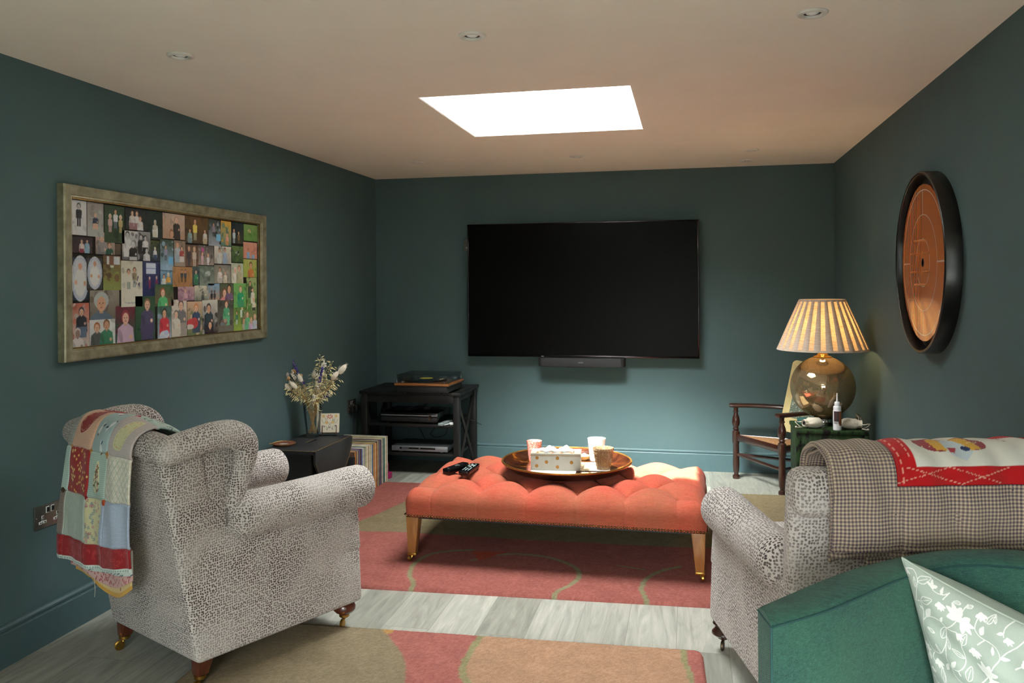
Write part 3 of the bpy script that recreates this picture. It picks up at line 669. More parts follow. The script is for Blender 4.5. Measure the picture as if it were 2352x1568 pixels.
        if i==4: cv.rect(w_*.62,h_*.1,w_*.68,h_*.4,'e4e4e0'); cv.rect(w_*.3,h_*.28,w_*.68,h_*.34,'e4e4e0')
        if i==20: cv.ell(w_*.28,h_*.78,w_*.09,h_*.12,'b0347c')
        if i in (7,17): cv.rect(w_*.62,h_*.2,w_*.98,h_*.45,'5aa4d0')
        cv.a[1:-1,1:-1]=(cv.a[1:-1,1:-1]*2+cv.a[:-2,1:-1]+cv.a[2:,1:-1]+cv.a[1:-1,:-2]+cv.a[1:-1,2:])/6
        cv.grain(.09)
        X,Y=np.meshgrid(cv.x,cv.y); dep=.0062+.0006*(i%4)
        P=np.stack([np.full_like(X,dep),X+a-cy,Y+zb-cz],-1)
        gridobj('photograph',P,pm,t,np.clip(cv.a*1.12,0,1)**.66)
    MB().add([(.0112,-hw,-hh),(.0112,hw,-hh),(.0112,hw,hh),(.0112,-hw,hh)],[(0,1,2,3)]).build('glazing',glass('picture_glass',(1,1,1),.0,.01),t)
frame()
# ================================================================ RUGS
def rug(name,label,org,ang,w,h,paint,corner=.03,res=.0075):
    t=None; cv=Cv(w,h,res,'a0605c'); ca,sa=math.cos(ang),math.sin(ang)
    def loc(x,y): dx,dy=x-org[0],y-org[1]; return (dx*ca+dy*sa,-dx*sa+dy*ca)
    paint(cv,loc)
    cv.grain(.07)
    X,Y=np.meshgrid(cv.x,cv.y)
    # rounded corners and soft pile edge
    dx=np.minimum(X,w-X); dy=np.minimum(Y,h-Y); d=np.minimum(dx,dy)
    cxn=np.clip(corner-dx,0,None); cyn=np.clip(corner-dy,0,None); mx=np.maximum(cxn,cyn); L=np.sqrt(cxn**2+cyn**2)+1e-9
    k=np.where(mx>0,mx/L,1)
    sx=np.sign(X-w/2); sy=np.sign(Y-h/2)
    Xn=np.where(mx>0,np.where(sx<0,corner-cxn*k,w-corner+cxn*k),X); Yn=np.where(mx>0,np.where(sy<0,corner-cyn*k,h-corner+cyn*k),Y)
    Xn=np.where((cxn>0)&(cyn>0),Xn,X); Yn=np.where((cxn>0)&(cyn>0),Yn,Y)
    Z=.0125*np.sqrt(np.clip(1-(1-np.clip(d/.011,0,1))**2,0,1)); 
    rs=np.random.RandomState(2); Z=Z+np.where(d>.006,rs.rand(*Z.shape)*.0012,0)+.0005
    P=np.stack([Xn,Yn,Z],-1)
    o=gridobj(name,P,MRUG,None,cv.a); o.location=(org[0],org[1],.0); o.rotation_euler=(0,0,ang)
    return o
def rug_mat():
    m,nt,b=nodes('cut_pile_wool'); a=N(nt,'ShaderNodeAttribute',attribute_name='Col'); v=coords(nt)
    f=noise(nt,v,420,3,.75); g=noise(nt,v,12,3,.6)
    c=mixc(nt,1.0,a.outputs['Color'],ramp(nt,f,[(.3,(.62,)*3),(.7,(1.25,)*3)]),'MULTIPLY')
    c=mixc(nt,1.0,c,ramp(nt,g,[(.3,(.9,)*3),(.7,(1.08,)*3)]),'MULTIPLY')
    nt.links.new(c,b.inputs['Base Color']); b.inputs['Roughness'].default_value=1; b.inputs['Specular IOR Level'].default_value=.1
    bump(nt,b,f,.9,.004); return m
MRUG=rug_mat()
RED='9f5e56'; OLV='84755a'; LN='8a8566'
def p1(cv,L):
    def P(l): return [L(*q) for q in l]
    cv.a[:]=hx(RED)
    cv.poly(P([(-2.2,4.19),(-1.709,4.136),(-1.555,4.161),(-1.217,4.163),(-.843,4.16),(-.396,4.172),(.0,4.19),(.3,4.22),(.6,4.1),(.9,4.3),(.95,5.5),(.2,5.5),(-1.2,5.5),(-1.60,5.5),(-1.674,4.951),(-1.698,4.735),(-1.754,4.482),(-1.809,4.294),(-2.2,4.2)]),OLV)
    cv.ell(*L(-.3,5.45),.55,.22,'a9604f')
    cv.poly(P([(.30,4.55),(.62,4.40),(.66,4.1),(.95,3.9),(.95,4.6),(.7,4.75)]),'b98a6c')
    for l in ([(-1.173,3.34),(-1.19,3.45),(-1.246,3.56),(-1.27,3.699),(-1.244,3.838),(-1.165,3.907),(-1.05,3.95)],
              [(-1.014,3.798),(-.939,3.884),(-.797,3.931),(-.641,3.896),(-.522,3.795),(-.487,3.679),(-.511,3.565),(-.555,3.479),(-.56,3.36)],
              [(-.156,3.36),(-.193,3.524),(-.203,3.588),(-.189,3.709),(-.125,3.824),(-.048,3.892)],[(-.326,3.857),(-.20,3.82)]):
        cv.line(spline(P(l),6),.022 if len(l)>2 else .012,LN)
    cv.poly(P([(-1.05,3.93),(-.88,3.95),(-.985,3.80)]),'b3523f')
    cv.ell(*L(-.15,3.36),.035,.03,LN)
a1=math.radians(2.6)
tag(rug('rug','','' and 0 or (-1.97,3.357),a1,2.72,1.87,p1),'large dusty red and olive wool rug under the buttoned ottoman','rug')
def p2(cv,L):
    def P(l): return [L(*q) for q in l]
    cv.a[:]=hx('92836a')
    cv.poly(P([(-1.134,3.1),(-1.134,2.958),(-1.073,2.873),(-1.011,2.793),(-.961,2.7),(-.924,2.587),(-.93,2.3),(-1.1,1.8),(-.6,1.5),(.2,1.5),(.2,3.1)]),'ac6a62')
    cv.poly(P([(-1.17,3.0),(-1.10,3.0),(-1.10,2.94),(-1.125,2.93)]),'b98f5c')
    cv.poly(P([(-.752,3.1),(-.765,2.972),(-.77,2.877),(-.768,2.755),(-.752,2.677),(-.724,2.627),(-.66,2.5),(-.7,2.2),(-.4,1.9),(.0,2.2),(.02,2.6),(.005,2.772),(-.001,2.826),(-.014,2.888),(-.03,3.1)]),'b68f74')
    cv.line(spline(P([(-.76,3.02),(-.765,2.972),(-.77,2.877),(-.768,2.755),(-.752,2.677),(-.724,2.627),(-.66,2.5),(-.7,2.2),(-.4,1.9)]),6),.026,'97906c')
    cv.line(spline(P([(-.022,3.04),(-.020,2.94),(-.014,2.888),(-.001,2.826),(.004,2.772),(.02,2.6),(0,2.2),(-.4,1.9)]),6),.020,'97906c')
tag(rug('rug','',(-1.70+1.25*math.sin(math.radians(2.2)),2.957-1.25),math.radians(2.2),1.745,1.25,p2,.035),'smaller olive, pink and peach wool rug nearest the camera between the armchairs','rug')

# ================================================================ OTTOMAN
OT=thing('ottoman','large coral red deep buttoned ottoman with nail trim on oak castor legs','ottoman',(-.62,4.10,0),math.radians(-.6))
hw,hd=.70,.40; ZB,ZT=.232,.348; RC=.04
def ott():
    nx,ny=420,260
    def dense(n,h,r=.05):
        t=np.linspace(0,1,n); c=np.clip(t,0,1); e=int(n*.12)
        a=h-r*np.cos(np.linspace(0,PI/2,e))  # placeholder
        inner=np.linspace(-(h-r),h-r,n-2*e); edge=(h-r)+r*np.sin(np.linspace(0,PI/2,e+1)[1:])
        return np.concatenate([-edge[::-1],inner,edge])
    xs=dense(nx,hw,.055); ys=dense(ny,hd,.055)
    xs=np.concatenate([[-hw]*7,xs,[hw]*7]); ys=np.concatenate([[-hd]*7,ys,[hd]*7])
    ez=np.linspace(ZB,ZT-.064,7)
    X,Y=np.meshgrid(xs,ys); ux=X/.114; vy=(Y+.285)/.1425
    h=np.abs(np.sin(PI*(ux+vy+1)/2)*np.sin(PI*(ux-vy+1)/2))
    hf=np.cos(PI*ux/2)**2; hs=np.sin(PI*vy/2)**2
    h=np.where((vy<0)|(vy>4),hf,h); h=np.where((np.abs(ux)>5)&(vy>=0)&(vy<=4),hs,h)
    corner=(np.abs(ux)>5)&((vy<0)|(vy>4)); h=np.where(corner,hf*hs,h)
    # soft corner blend
    h=np.clip(h,0,1)**.42
    dxx=hw-np.abs(X); dyy=hd-np.abs(Y); d=np.minimum(dxx,dyy)
    r=.055; fall=np.where(d<r,r-np.sqrt(np.clip(r*r-(r-d)**2,0,None)),0)
    edgeamt=np.clip(d/.10,0,1)**.6
    Z=ZT-.004+.043*h*edgeamt-fall+.012*(1-edgeamt)*0
    but=np.exp(-(( (np.abs(np.sin(PI*(ux+vy+1)/2))**2+np.abs(np.sin(PI*(ux-vy+1)/2))**2))/.02)); inside=(vy>-.2)&(vy<4.2)&(np.abs(ux)<5.2)
    Z=Z-np.where(inside,.010*but,0)
    nyy,nxx=X.shape
    jj=np.arange(nyy)[:,None]; ii=np.arange(nxx)[None,:]
    lev=np.minimum(np.minimum(ii,nxx-1-ii),np.minimum(jj,nyy-1-jj))+0*X.astype(int)
    skirt=lev<7
    Z=np.where(skirt,ez[np.clip(lev,0,6)],Z)
    # groove on the sides under each pleat
    gx=np.exp(-((np.abs((ux+1)%2-0)/1.0).clip(0,1)*0+np.minimum((ux+1)%2,2-(ux+1)%2))**2/.0015)*(np.abs(ux)<5.3)
    # round the plan corners
    ax=np.clip(np.abs(X)-(hw-RC),0,None); ay=np.clip(np.abs(Y)-(hd-RC),0,None); mx=np.maximum(ax,ay); L=np.hypot(ax,ay)+1e-9
    both=(ax>0)&(ay>0); k=np.where(both,mx/L,1)
    Xn=np.where(both,np.sign(X)*(hw-RC+ax*k),X); Yn=np.where(both,np.sign(Y)*(hd-RC+ay*k),Y)
    tz=np.clip((Z-ZB)/(ZT-.03-ZB),0,1); wz=np.sin(PI*tz*.5+.0)*1.0
    wy=np.clip((np.abs(Y)-(hd-.03))/.03,0,1); wx=np.clip((np.abs(X)-(hw-.03))/.03,0,1)
    gy=np.exp(-(np.abs(((vy+1)%2)-1))**2/.01)
    Yn=Yn+np.sign(Y)*wy*(.007*np.abs(np.cos(PI*ux/2))**1.2*wz-.004*gx)*(np.abs(ux)<6)
    Xn=Xn+np.sign(X)*wx*(.006*np.sin(PI*vy/2)**2*wz-.003*gy*0)
    return np.stack([Xn,Yn,Z],-1)
gridobj('upholstery',ott(),M['coral'],OT)
MB().box((0,0,.235),(1.36,.76,.03)).build('base_board',M['black_wood'],OT)
k=0
bt=None
for r in range(5):
    for c in range(-5,6):
        if (c+r)%2==0: continue
        b=MB().ell((0,0,0),(.010,.010,.005),14,6) if bt is None else None
        if bt is None: bt=b.build('button',M['coral'],OT); o=bt
        else: o=bt.copy(); COL.objects.link(o)
        o.location=(c*.114,-.285+r*.1425,ZT-.012)
# bronze nails: the hundred front ones one by one, the rest as one strip
nm=MB().ell((0,0,0),(.0056,.0036,.0056),10,6).build('nail',M['bronze_nail'],OT); n0=100; sp=(2*hw-.03)/(n0-1)
nm.location=(-hw+.015,-hd-.002,ZB+.006)
for i in range(1,n0):
    o=nm.copy(); COL.objects.link(o); o.location=(-hw+.015+sp*i,-hd-.002,ZB+.006)
b=MB()
for i in range(1,56):
    for s in (-1,1): b.ell((s*(hw+.001),-hd+.014*i,ZB+.007),(.0028,.0046,.0046),8,5)
for i in range(n0): b.ell((-hw+.015+sp*i,hd+.001,ZB+.007),(.0046,.0028,.0046),6,4)
o=b.build('nail_trim',M['bronze_nail'],OT); o['kind']='stuff'
for sx,sy in ((-1,-1),(1,-1),(-1,1),(1,1)):
    x,y=sx*.662,sy*.362; a,c=.031,.019; dx=sx*-.0; b=MB()
    p=[(x-a,y-a,.228),(x+a,y-a,.228),(x+a,y+a,.228),(x-a,y+a,.228)]; q=[(x+sx*.006-c,y+sy*.004-c,.055),(x+sx*.006+c,y+sy*.004-c,.055),(x+sx*.006+c,y+sy*.004+c,.055),(x+sx*.006-c,y+sy*.004+c,.055)]
    b.hexa(q+p,.003); l=b.build('leg',M['leg_oak'],OT)
    b=MB(); b.box((x+sx*.006,y+sy*.004,.05),(.043,.043,.012),.002); b.capsule((x+sx*.006,y+sy*.004,.046),(x+sx*.016,y+sy*.012,.024),.006,.006,8)
    b.lathe([(.001,-.008),(.012,-.008),(.015,-.004),(.015,.004),(.012,.008),(.001,.008)],18,M=Matrix.Translation((x+sx*.018,y+sy*.014,.0295))@Matrix.Rotation(PI/2,4,'Y')); b.build('castor',M['brass'],OT)

# ================================================================ ARMCHAIRS
def castor(par,x,y,sx,sy,top=.05,m='brass'):
    b=MB(); b.lathe([(.001,top+.006),(.020,top+.006),(.020,top-.004),(.012,top-.010),(.001,top-.010)],16,M=Matrix.Translation((x,y,0)))
    b.capsule((x,y,top-.008),(x+sx*.016,y+sy*.016,.02),.006,.005,8)
    b.lathe([(.001,-.006),(.014,-.006),(.018,-.003),(.018,.003),(.014,.006),(.001,.006)],20,M=Matrix.Translation((x+sx*.018,y+sy*.018,.0185))@Matrix.Rotation(math.atan2(sy,sx)+PI/2,4,'Z')@Matrix.Rotation(PI/2,4,'Y'))
    return b.build('castor',M[m],par)
def yb(z): return -.13*(z-.10)/.72
def armchair(label,loc,rz,wing,arm_x,arm_z,arm_r,mat,legm,rear='square',arm_back=.08,arm_front=.705,armdrop=0):
    t=thing('armchair',label,'armchair',loc,rz)
    f=.29 if wing else .28
    # outer shell: seat box and the two lower sides
    b=MB()
    b.hexa([(-f,0,.10),(f,0,.10),(f,.70,.10),(-f,.70,.10),(-f,yb(.335),.335),(f,yb(.335),.335),(f-.008,.695,.335),(-f+.008,.695,.335)],.018,4)
    b.build('seat_base',mat,t)
    for s in (-1,1):
        b=MB(); x0,x1=(f-.085)*s,(f-.004)*s; xa,xb=min(x0,x1),max(x0,x1); za=arm_z-.015
        b.hexa([(xa,yb(.30),.30),(xb,yb(.30),.30),(xb,.697,.30),(xa,.697,.30),(xa,yb(za),za),(xb-(.012 if s>0 else 0),yb(za),za),(xb-(.012 if s>0 else 0),.69,za),(xa+(.012 if s<0 else 0),.69,za)],.014,4)
        b.build('side_panel',mat,t)
        b=MB(); c=Vector((s*arm_x,0,arm_z)); r=arm_r
        path=[];rad=[]
        y0,y1=arm_back,arm_front
        for i,(yy,rr) in enumerate([(y0-.03,.35),(y0-.02,.7),(y0,.92),(y0+.04,1),(.3,.98),(.5,1.0),(y1-.07,1.04),(y1-.028,1.03),(y1-.010,.96),(y1-.001,.84),(y1+.002,.66),(y1-.004,.35),(y1-.008,.04)]):
            path.append((s*arm_x,yy,arm_z-armdrop*(yy<.2)*0)); rad.append(r*rr)
        b.tube(path,rad,36); b.build('arm_roll',mat,t,angle=80)
    # back
    b=MB(); zt=.80; th=.15
    b.hexa([(-f+.004,yb(.30),.30),(f-.004,yb(.30),.30),(f-.03,(th-.02) if wing else .06,.30),(-f+.03,(th-.02) if wing else .06,.30),(-f-.012,yb(zt)-.008,zt),(f+.012,yb(zt)-.008,zt),(f-.0,.03 if wing else -.05,zt),(-f+.0,.03 if wing else -.05,zt)],.03,5)
    b.build('backrest',mat,t)
    if wing:
        b=MB(); b.tube(spline([(-.308,-.112,.812),(-.2,-.122,.826),(0,-.125,.836),(.2,-.122,.826),(.308,-.112,.812)],8),[.046]*33,24,flat=(1,1)); 
        for s in (-1,1): b.ell((s*.308,-.112,.812),(.046,.046,.046),20,12)
        b.build('top_roll',mat,t,angle=80)
        for s in (-1,1):
            w=MB(); Mx=Matrix(((0,0,1,0),(1,0,0,0),(0,1,0,0),(0,0,0,1)))
            pts=[(-.07,.47),(-.115,.72),(-.12,.80),(-.03,.825),(.07,.842),(.14,.82),(.162,.75),(.15,.66),(.12,.56),(.12,.47)]
            w.prism(pts,s*.276-(.045 if s>0 else 0),s*.276+(.045 if s<0 else 0),Mx,bev=.010); w.build('wing',mat,t,angle=50)
            path=spline([(s*.308,-.112,.812),(s*.312,-.03,.828),(s*.314,.05,.840),(s*.310,.118,.834),(s*.305,.165,.800),(s*.298,.172,.745),(s*.290,.158,.68),(s*.278,.14,.60)],8)
            n=len(path); rr=[.046 if i<n*.5 else .046-.018*((i-n*.5)/(n*.5)) for i in range(n)]
            w=MB(); w.tube(path,rr,20); w.ell(path[-1],(rr[-1],)*3,14,8); w.build('wing_roll',mat,t,angle=80)
    else:
        b=MB()
        b.hexa([(-f-.006,-.160,.695),(f+.006,-.160,.695),(f+.0,-.035,.695),(-f-.0,-.035,.695),(-f-.006,-.160,.822),(f+.006,-.160,.822),(f+.0,-.04,.822),(-f-.0,-.04,.822)],.040,6)
        b.build('top_roll',mat,t,angle=80)
    # seat cushion
    b=MB(); b.hexa([(-.19,.10,.335),(.19,.10,.335),(.19,.715,.335),(-.19,.715,.335),(-.19,.10,.45),(.19,.10,.45),(.19,.715,.45),(-.19,.715,.45)],.04,6)
    b.build('seat_cushion',mat,t,angle=80)
    for s in (-1,1):
        x=s*(.235 if wing else .240); y=.650 if wing else .655
        if wing: pr=[(.001,.102),(.026,.102),(.030,.096),(.040,.090),(.044,.080),(.043,.070),(.034,.060),(.022,.056),(.020,.050)]
        else: pr=[(.001,.115),(.034,.110),(.036,.104),(.030,.100),(.037,.094),(.033,.088),(.026,.083),(.031,.074),(.040,.064),(.041,.058),(.032,.050),(.022,.046),(.019,.040)]
        b=MB().lathe(pr,28,M=Matrix.Translation((x,y,0))); b.build('leg',M[legm],t); castor(t,x,y,s*.4,-.9,.046,'brass' if wing else 'castor_dark')
        x=s*.252;y=.040; b=MB(); b.hexa([(x-.018,y-.03,.052),(x+.018,y-.03,.052),(x+.018,y+.008,.052),(x-.018,y+.008,.052),(x-.027,y-.03,.12),(x+.027,y-.03,.12),(x+.027,y+.030,.12),(x-.027,y+.030,.12)],.003)
        b.build('leg',M[legm],t); castor(t,x,y-.012,s*.2,-.95,.046,'brass' if wing else 'castor_dark')
    return t
CL=armchair('spotted velvet wing armchair seen from behind with a patchwork quilt over its back',(-1.815,2.5155,0),-math.radians(26.3),True,.272,.545,.079,M['spot'],'leg_worn',arm_back=.15,arm_front=.722)
RF=(-.25,.968); RR=(.968,.25)
rx,ry=.067-.7*RF[0]+.28*RR[0],3.11-.7*RF[1]+.28*RR[1]
CR=armchair('pale spotted velvet armchair with a checked quilt folded over its back',(rx,ry,0),math.atan2(-RF[0],RF[1]),False,.232,.503,.080,M['spot_right'],'dark_turned',arm_back=.05,arm_front=.70)

# loose cushion in the left armchair
def pillow(name,m,P0,A,B,n,tf,tb,col=None,uv=None,pinch=.05,parent=None,sides=True,N_=60,ex=.5):
    pass
def soft(name,w,d,h,m,loc,rot,lab,cat,e=.55):
    """soft square cushion mesh, its own thing"""
    n=48; a=np.linspace(-1,1,n); U,V=np.meshgrid(a,a)
    pin=1-.07*(1-U**2)*0; sh=lambda u,v:u*(1-.05*(1-v**2)*np.abs(u))
    X=sh(U,V)*w/2; Y=sh(V,U)*d/2; Z=h/2*(np.clip((1-U**2),0,1)*np.clip((1-V**2),0,1))**.42
    t=thing(name,lab,cat,loc,rot=rot)
    mb=MB(); idx=np.arange(n*n).reshape(n,n); q=np.stack([idx[:-1,:-1],idx[:-1,1:],idx[1:,1:],idx[1:,:-1]],-1).reshape(-1,4)
    mb.add(np.stack([X,Y,Z],-1).reshape(-1,3),q.tolist()); mb.add(np.stack([X,Y,-Z],-1).reshape(-1,3),q[:,::-1].tolist())
    mb.build('cover',m,t,angle=100)
    ring=[(sh(u,v)*w/2,sh(v,u)*d/2,0) for u,v in [(x,-1) for x in a]+[(1,x) for x in a[1:]]+[(x,1) for x in a[::-1][1:]]+[(-1,x) for x in a[::-1][1:-1]]]
    MB().tube(ring,.004,6,closed=True).build('piping',m,t,angle=100)
    return t
def cw(C,x,y,z): # chair local -> world
    return C.matrix_basis@Vector((x,y,z))
# ---------------------------------------------------------------- patchwork quilt on the left chair
QM=painted('quilted_cotton',.9,1100,.35,.15,0,.2,.0015,crumple=3)
def arcpath(pts,n):
    s=spline(pts,14); s=[np.array(q) for q in s]; L=[0]
    for a,b in zip(s[:-1],s[1:]): L.append(L[-1]+np.linalg.norm(b-a))
    L=np.array(L); t=np.linspace(0,L[-1],n); S=np.array(s)
    return np.stack([np.interp(t,L,S[:,0]),np.interp(t,L,S[:,1])],-1),L[-1]
Z1=[(-.178,.385),(-.186,.50),(-.190,.65),(-.192,.77),(-.188,.84),(-.160,.888),(-.118,.904),(-.07,.896),(-.02,.872),(.02,.845),(.055,.80),(.07,.73)]
def flower(cv,x,y,r,c,cc='d8b84a',n=5,rot=0):
    for k in range(n): cv.ell(x+r*.62*math.cos(rot+2*PI*k/n),y+r*.62*math.sin(rot+2*PI*k/n),r*.45,r*.36,c,rot+2*PI*k/n)
    cv.ell(x,y,r*.3,r*.3,cc)
def quilt1():
    pp,L=arcpath(Z1,10); W=.47; cv=Cv(W,L,.0017,'c9b9b0'); r=random.Random(3)
    def sprig(x0,y0,x1,y1,bg,cols,n,s,leaf='5c6b3a'):
        cv.rect(x0,y0,x1,y1,bg)
        for _ in range(n):
            x,y=r.uniform(x0+s,x1-s),r.uniform(y0+s,y1-s); a=r.random()*6
            cv.line([(x,y),(x+s*1.8*math.cos(a),y+s*1.8*math.sin(a))],s*.25,leaf); flower(cv,x,y,s,r.choice(cols),'f0dc8a',5,a)
    def ging(x0,y0,x1,y1,a,b,p=.0075):
        cv.rect(x0,y0,x1,y1,a); n=int((x1-x0)/p)+1
        for i in range(n): cv.rect(x0+i*p,y0,min(x0+i*p+p*.45,x1),y1,b,.5)
        for i in range(int((y1-y0)/p)+1): cv.rect(x0,y0+i*p,x1,min(y0+i*p+p*.45,y1),b,.5)
    def dots(x0,y0,x1,y1,bg,c,p,s):
        cv.rect(x0,y0,x1,y1,bg); j=0; y=y0+p/2
        while y<y1:
            x=x0+(p/2 if j%2 else p)
            while x<x1-s: cv.ell(x,y,s,s,c,0,.75); x+=p
            y+=p*.8; j+=1
    c0,c1,c2,c3=.034,.188,.305,W
    y0,y1,y2,y3,y4=.012,.085,.245,.405,.575
    # hem
    dots(0,0,W,y0,'d4e0d8','6f8f88',.01,.003)
    cv.rect(0,y0,W,y1,'8f1f24')
    for _ in range(90):
        x,y=r.uniform(0,W),r.uniform(y0+.008,y1-.008); a=r.random()*6; cv.line([(x+.008*(1-k/9)*math.cos(a+k*.7),y+.008*(1-k/9)*math.sin(a+k*.7)) for k in range(9)],.0022,'b03a3c')
    # row 3
    ging(0,y1,c0,y2,'8f8078','6b5c58',.006)
    cv.rect(c0-.004,y1,c1,y2,'b2beb2')
    for _ in range(260): x,y=r.uniform(c0,c1),r.uniform(y1,y2); cv.line([(x,y),(x,y+.012)],.0022,r.choice(['a2b0a6','c0cabf','aab5a6']),.7)
    sprig(c1,y1,c2-.02,y2,'d5cfa4',['a8707c','7a93a0','b98a94','8a9a9c'],46,.0058,'8a8f5c')
    dots(c2-.02,y1,W,y2,'a9b6cc','d2dae6',.0072,.0016)
    # row 2
    ging(0,y2,c0,y3,'cfdcd4','8fb0a6',.0068)
    sprig(c0,y2,c1,y3,'97282a',['d6a65a','dcc07c','c98a3c'],52,.0052,'8a6a30')
    ging(c1,y2,c2,y3,'cad6cc','86a89c',.0068)
    pc=(c1+c2)/2; cv.ell(pc,y2+.058,.026,.038,'ddd6b0'); cv.poly([(pc-.022,y2+.075),(pc-.006,y3-.030),(pc+.007,y3-.028),(pc+.022,y2+.075)],'ddd6b0')
    for _ in range(40):
        t=r.uniform(0,1); y=y2+.024+t*.095; hwid=.022*(1-max(0,t-.35)*1.3); x=pc+r.uniform(-1,1)*max(.002,hwid); cv.ell(x,y,.0058,.0028,r.choice(['4d5a2c','6a6f38','4d5a2c','a2484a']),r.random()*3)
    cv.rect(c2,y2,W,y3,'ddd6c4')
    for i in range(7):
        for j in range(8): cv.ell(c2+.012+i*.027+(.0135 if j%2 else 0),y2+.008+j*.0215,.009,.008,'ece6da',0,.8)
    for k in range(-12,14):
        a=c2+k*.028
        for s in (1,-1):
            pts=[(a+s*q*.01*1.0,y2+q*.0125) for q in range(0,14)] if True else []
            pts=[(x,y) for x,y in pts if c2<=x<=W and y<=y3]
            if len(pts)>1: cv.line(pts,.0022,'a9b4a6')
            pts=[(a+.17*(1 if s<0 else 0)+s*q*.01,y2+q*.0125) for q in range(0,14)]
    # row 1
    cv.rect(0,y3,c0+.012,y4,'8f8f8c'); ging(0,y3,c0+.006,y4,'a9a79c','6f6f74',.006)
    cv.rect(c0+.006,y3,c1+.004,y4,'d3a78e')
    for k in range(28):
        yy=y3+k*.0062; cv.line([(c0+.006+q*.008,yy+.0016*math.sin(q*1.7)) for q in range(20) if c0+.006+q*.008<c1],.0012,'e0c0aa',.8)
    cv.poly(spline([(.085,y3+.052),(.066,y3+.085),(.080,y3+.13),(.105,y3+.155),(.150,y3+.172),(.172,y3+.176),(.160,y3+.15),(.150,y3+.11),(.135,y3+.070),(.110,y3+.055)],6,True),'8e1c1e')
    for k in range(16):
        a=2*PI*k/16; q=spline([(.088,y3+.06),(.073,y3+.087),(.086,y3+.128),(.110,y3+.150),(.145,y3+.162),(.150,y3+.15),(.143,y3+.11),(.128,y3+.075),(.108,y3+.062)],8,True); i=int(k/16*len(q)); cv.line([q[i],q[(i+2)%len(q)]],.002,'e2c39a')
    cv.rect(c1+.004,y3,c2,y4,'a5babb')
    def goose(x,y,s,a):
        ca,sa=math.cos(a),math.sin(a); R=lambda u,v:(x+s*(u*ca-v*sa),y+s*(u*sa+v*ca))
        cv.ell(*R(0,0),s*.34,s*.55,'e4e4e2',a); cv.line([R(0,.4),R(.06,.9),R(.02,1.05)],s*.2,'e4e4e2'); cv.ell(*R(.0,-.62),s*.2,s*.16,'6a3f30',a)
        cv.line([R(-.12,.5),R(-.15,1.3)],s*.09,'e4e4e2'); cv.ell(*R(.28,.9),s*.3,s*.16,'3c4c68',a+.9)
    goose(.222,y3+.072,.026,-.4); goose(.262,y3+.012,.024,.1); goose(.284,y3+.10,.026,2.5); goose(.235,y3+.155,.024,1.0); 
    cv.rect(c2,y3,W,y4,'c0b4b2'); dots(c2,y3,W,y4,'bfb3b1','d9d0cc',.010,.0017)
    cv.poly(spline([(c2+.045,y3+.028),(c2+.038,y3+.06),(c2+.058,y3+.10),(c2+.085,y3+.142),(c2+.118,y3+.15),(c2+.120,y3+.10),(c2+.115,y3+.055),(c2+.09,y3+.022)],6,True),'d6d2a6')
    q=spline([(c2+.052,y3+.036),(c2+.047,y3+.06),(c2+.064,y3+.098),(c2+.088,y3+.134),(c2+.110,y3+.14),(c2+.112,y3+.10),(c2+.107,y3+.058),(c2+.088,y3+.030)],8,True)
    for k in range(0,len(q)-2,4): cv.line([q[k],q[k+2]],.002,'c45a4a')
    # beyond the ridge
    sprig(c2,y4,W,L,'b9ccc4',['47607a','5a7a72'],40,.007,'4f7a68'); cv.rect(0,y4,c2,L,'9f2c2e'); ging(c1,y4,c2,L,'cfdcd4','8fb0a6')
    # seams
    for y in (y1,y2,y3,y4): cv.line([(0,y),(W,y)],.0014,'6f6258',.45)
    for x in (c0,c1,c2): cv.line([(x,y1),(x,y3)],.0014,'6f6258',.4)
    cv.grain(.035)
    pp,_=arcpath(Z1,cv.ny); U=np.linspace(0,1,cv.nx)[None,:]; V=np.linspace(0,L,cv.ny)[:,None]
    tt=np.clip(V/.45,0,1)
    xl=-.306+(.124)*tt**1.2; xr=.188+(.048)*tt
    Xx=xl*(1-U)+xr*U
    # folds and puckers
    wav=.0055*np.sin(U*17+1.2)*np.clip(1-V/.5,0,1)+.0035*np.sin(U*31+V*9)*np.clip(1-V/.6,0.15,1)
    seam=np.zeros((cv.ny,cv.nx))
    for y in (y1,y2,y3,y4): seam-=.0035*np.exp(-((V-y)/.004)**2)
    for x in (c0,c1,c2): seam-=.0035*np.exp(-((U*W-x)/.004)**2)*np.ones_like(V)
    off=wav+seam+.004*np.sin(U*W*40)*np.sin(V*38)*.6
    Yy=pp[:,0][:,None]*np.ones_like(U); Zz=pp[:,1][:,None]*np.ones_like(U)
    ty=np.gradient(pp[:,0])[:,None]; tz=np.gradient(pp[:,1])[:,None]; nn=np.hypot(ty,tz)
    Yy=Yy-off*tz/nn; Zz=Zz+off*ty/nn
    # the hem rises slightly towards the right edge
    lift=(.042*U-.016*np.sin(U*PI*1.0))*np.clip(1-V/.40,0,1); Zz=Zz+lift
    Zz=Zz-.022*np.clip((np.abs(U-.42)-.30)/.3,0,1)*np.clip((V-.42)/.1,0,1)
    return np.stack([Xx,Yy,Zz],-1),cv,L
P,cv,LQ=quilt1()
t=thing('patchwork_quilt','patchwork quilt with red floral and gingham squares hanging over the winged armchair','quilt',CL.location,CL.rotation_euler.z)
gridobj('top_layer',P,QM,t,cv.a,solid=.007,offset=-1)
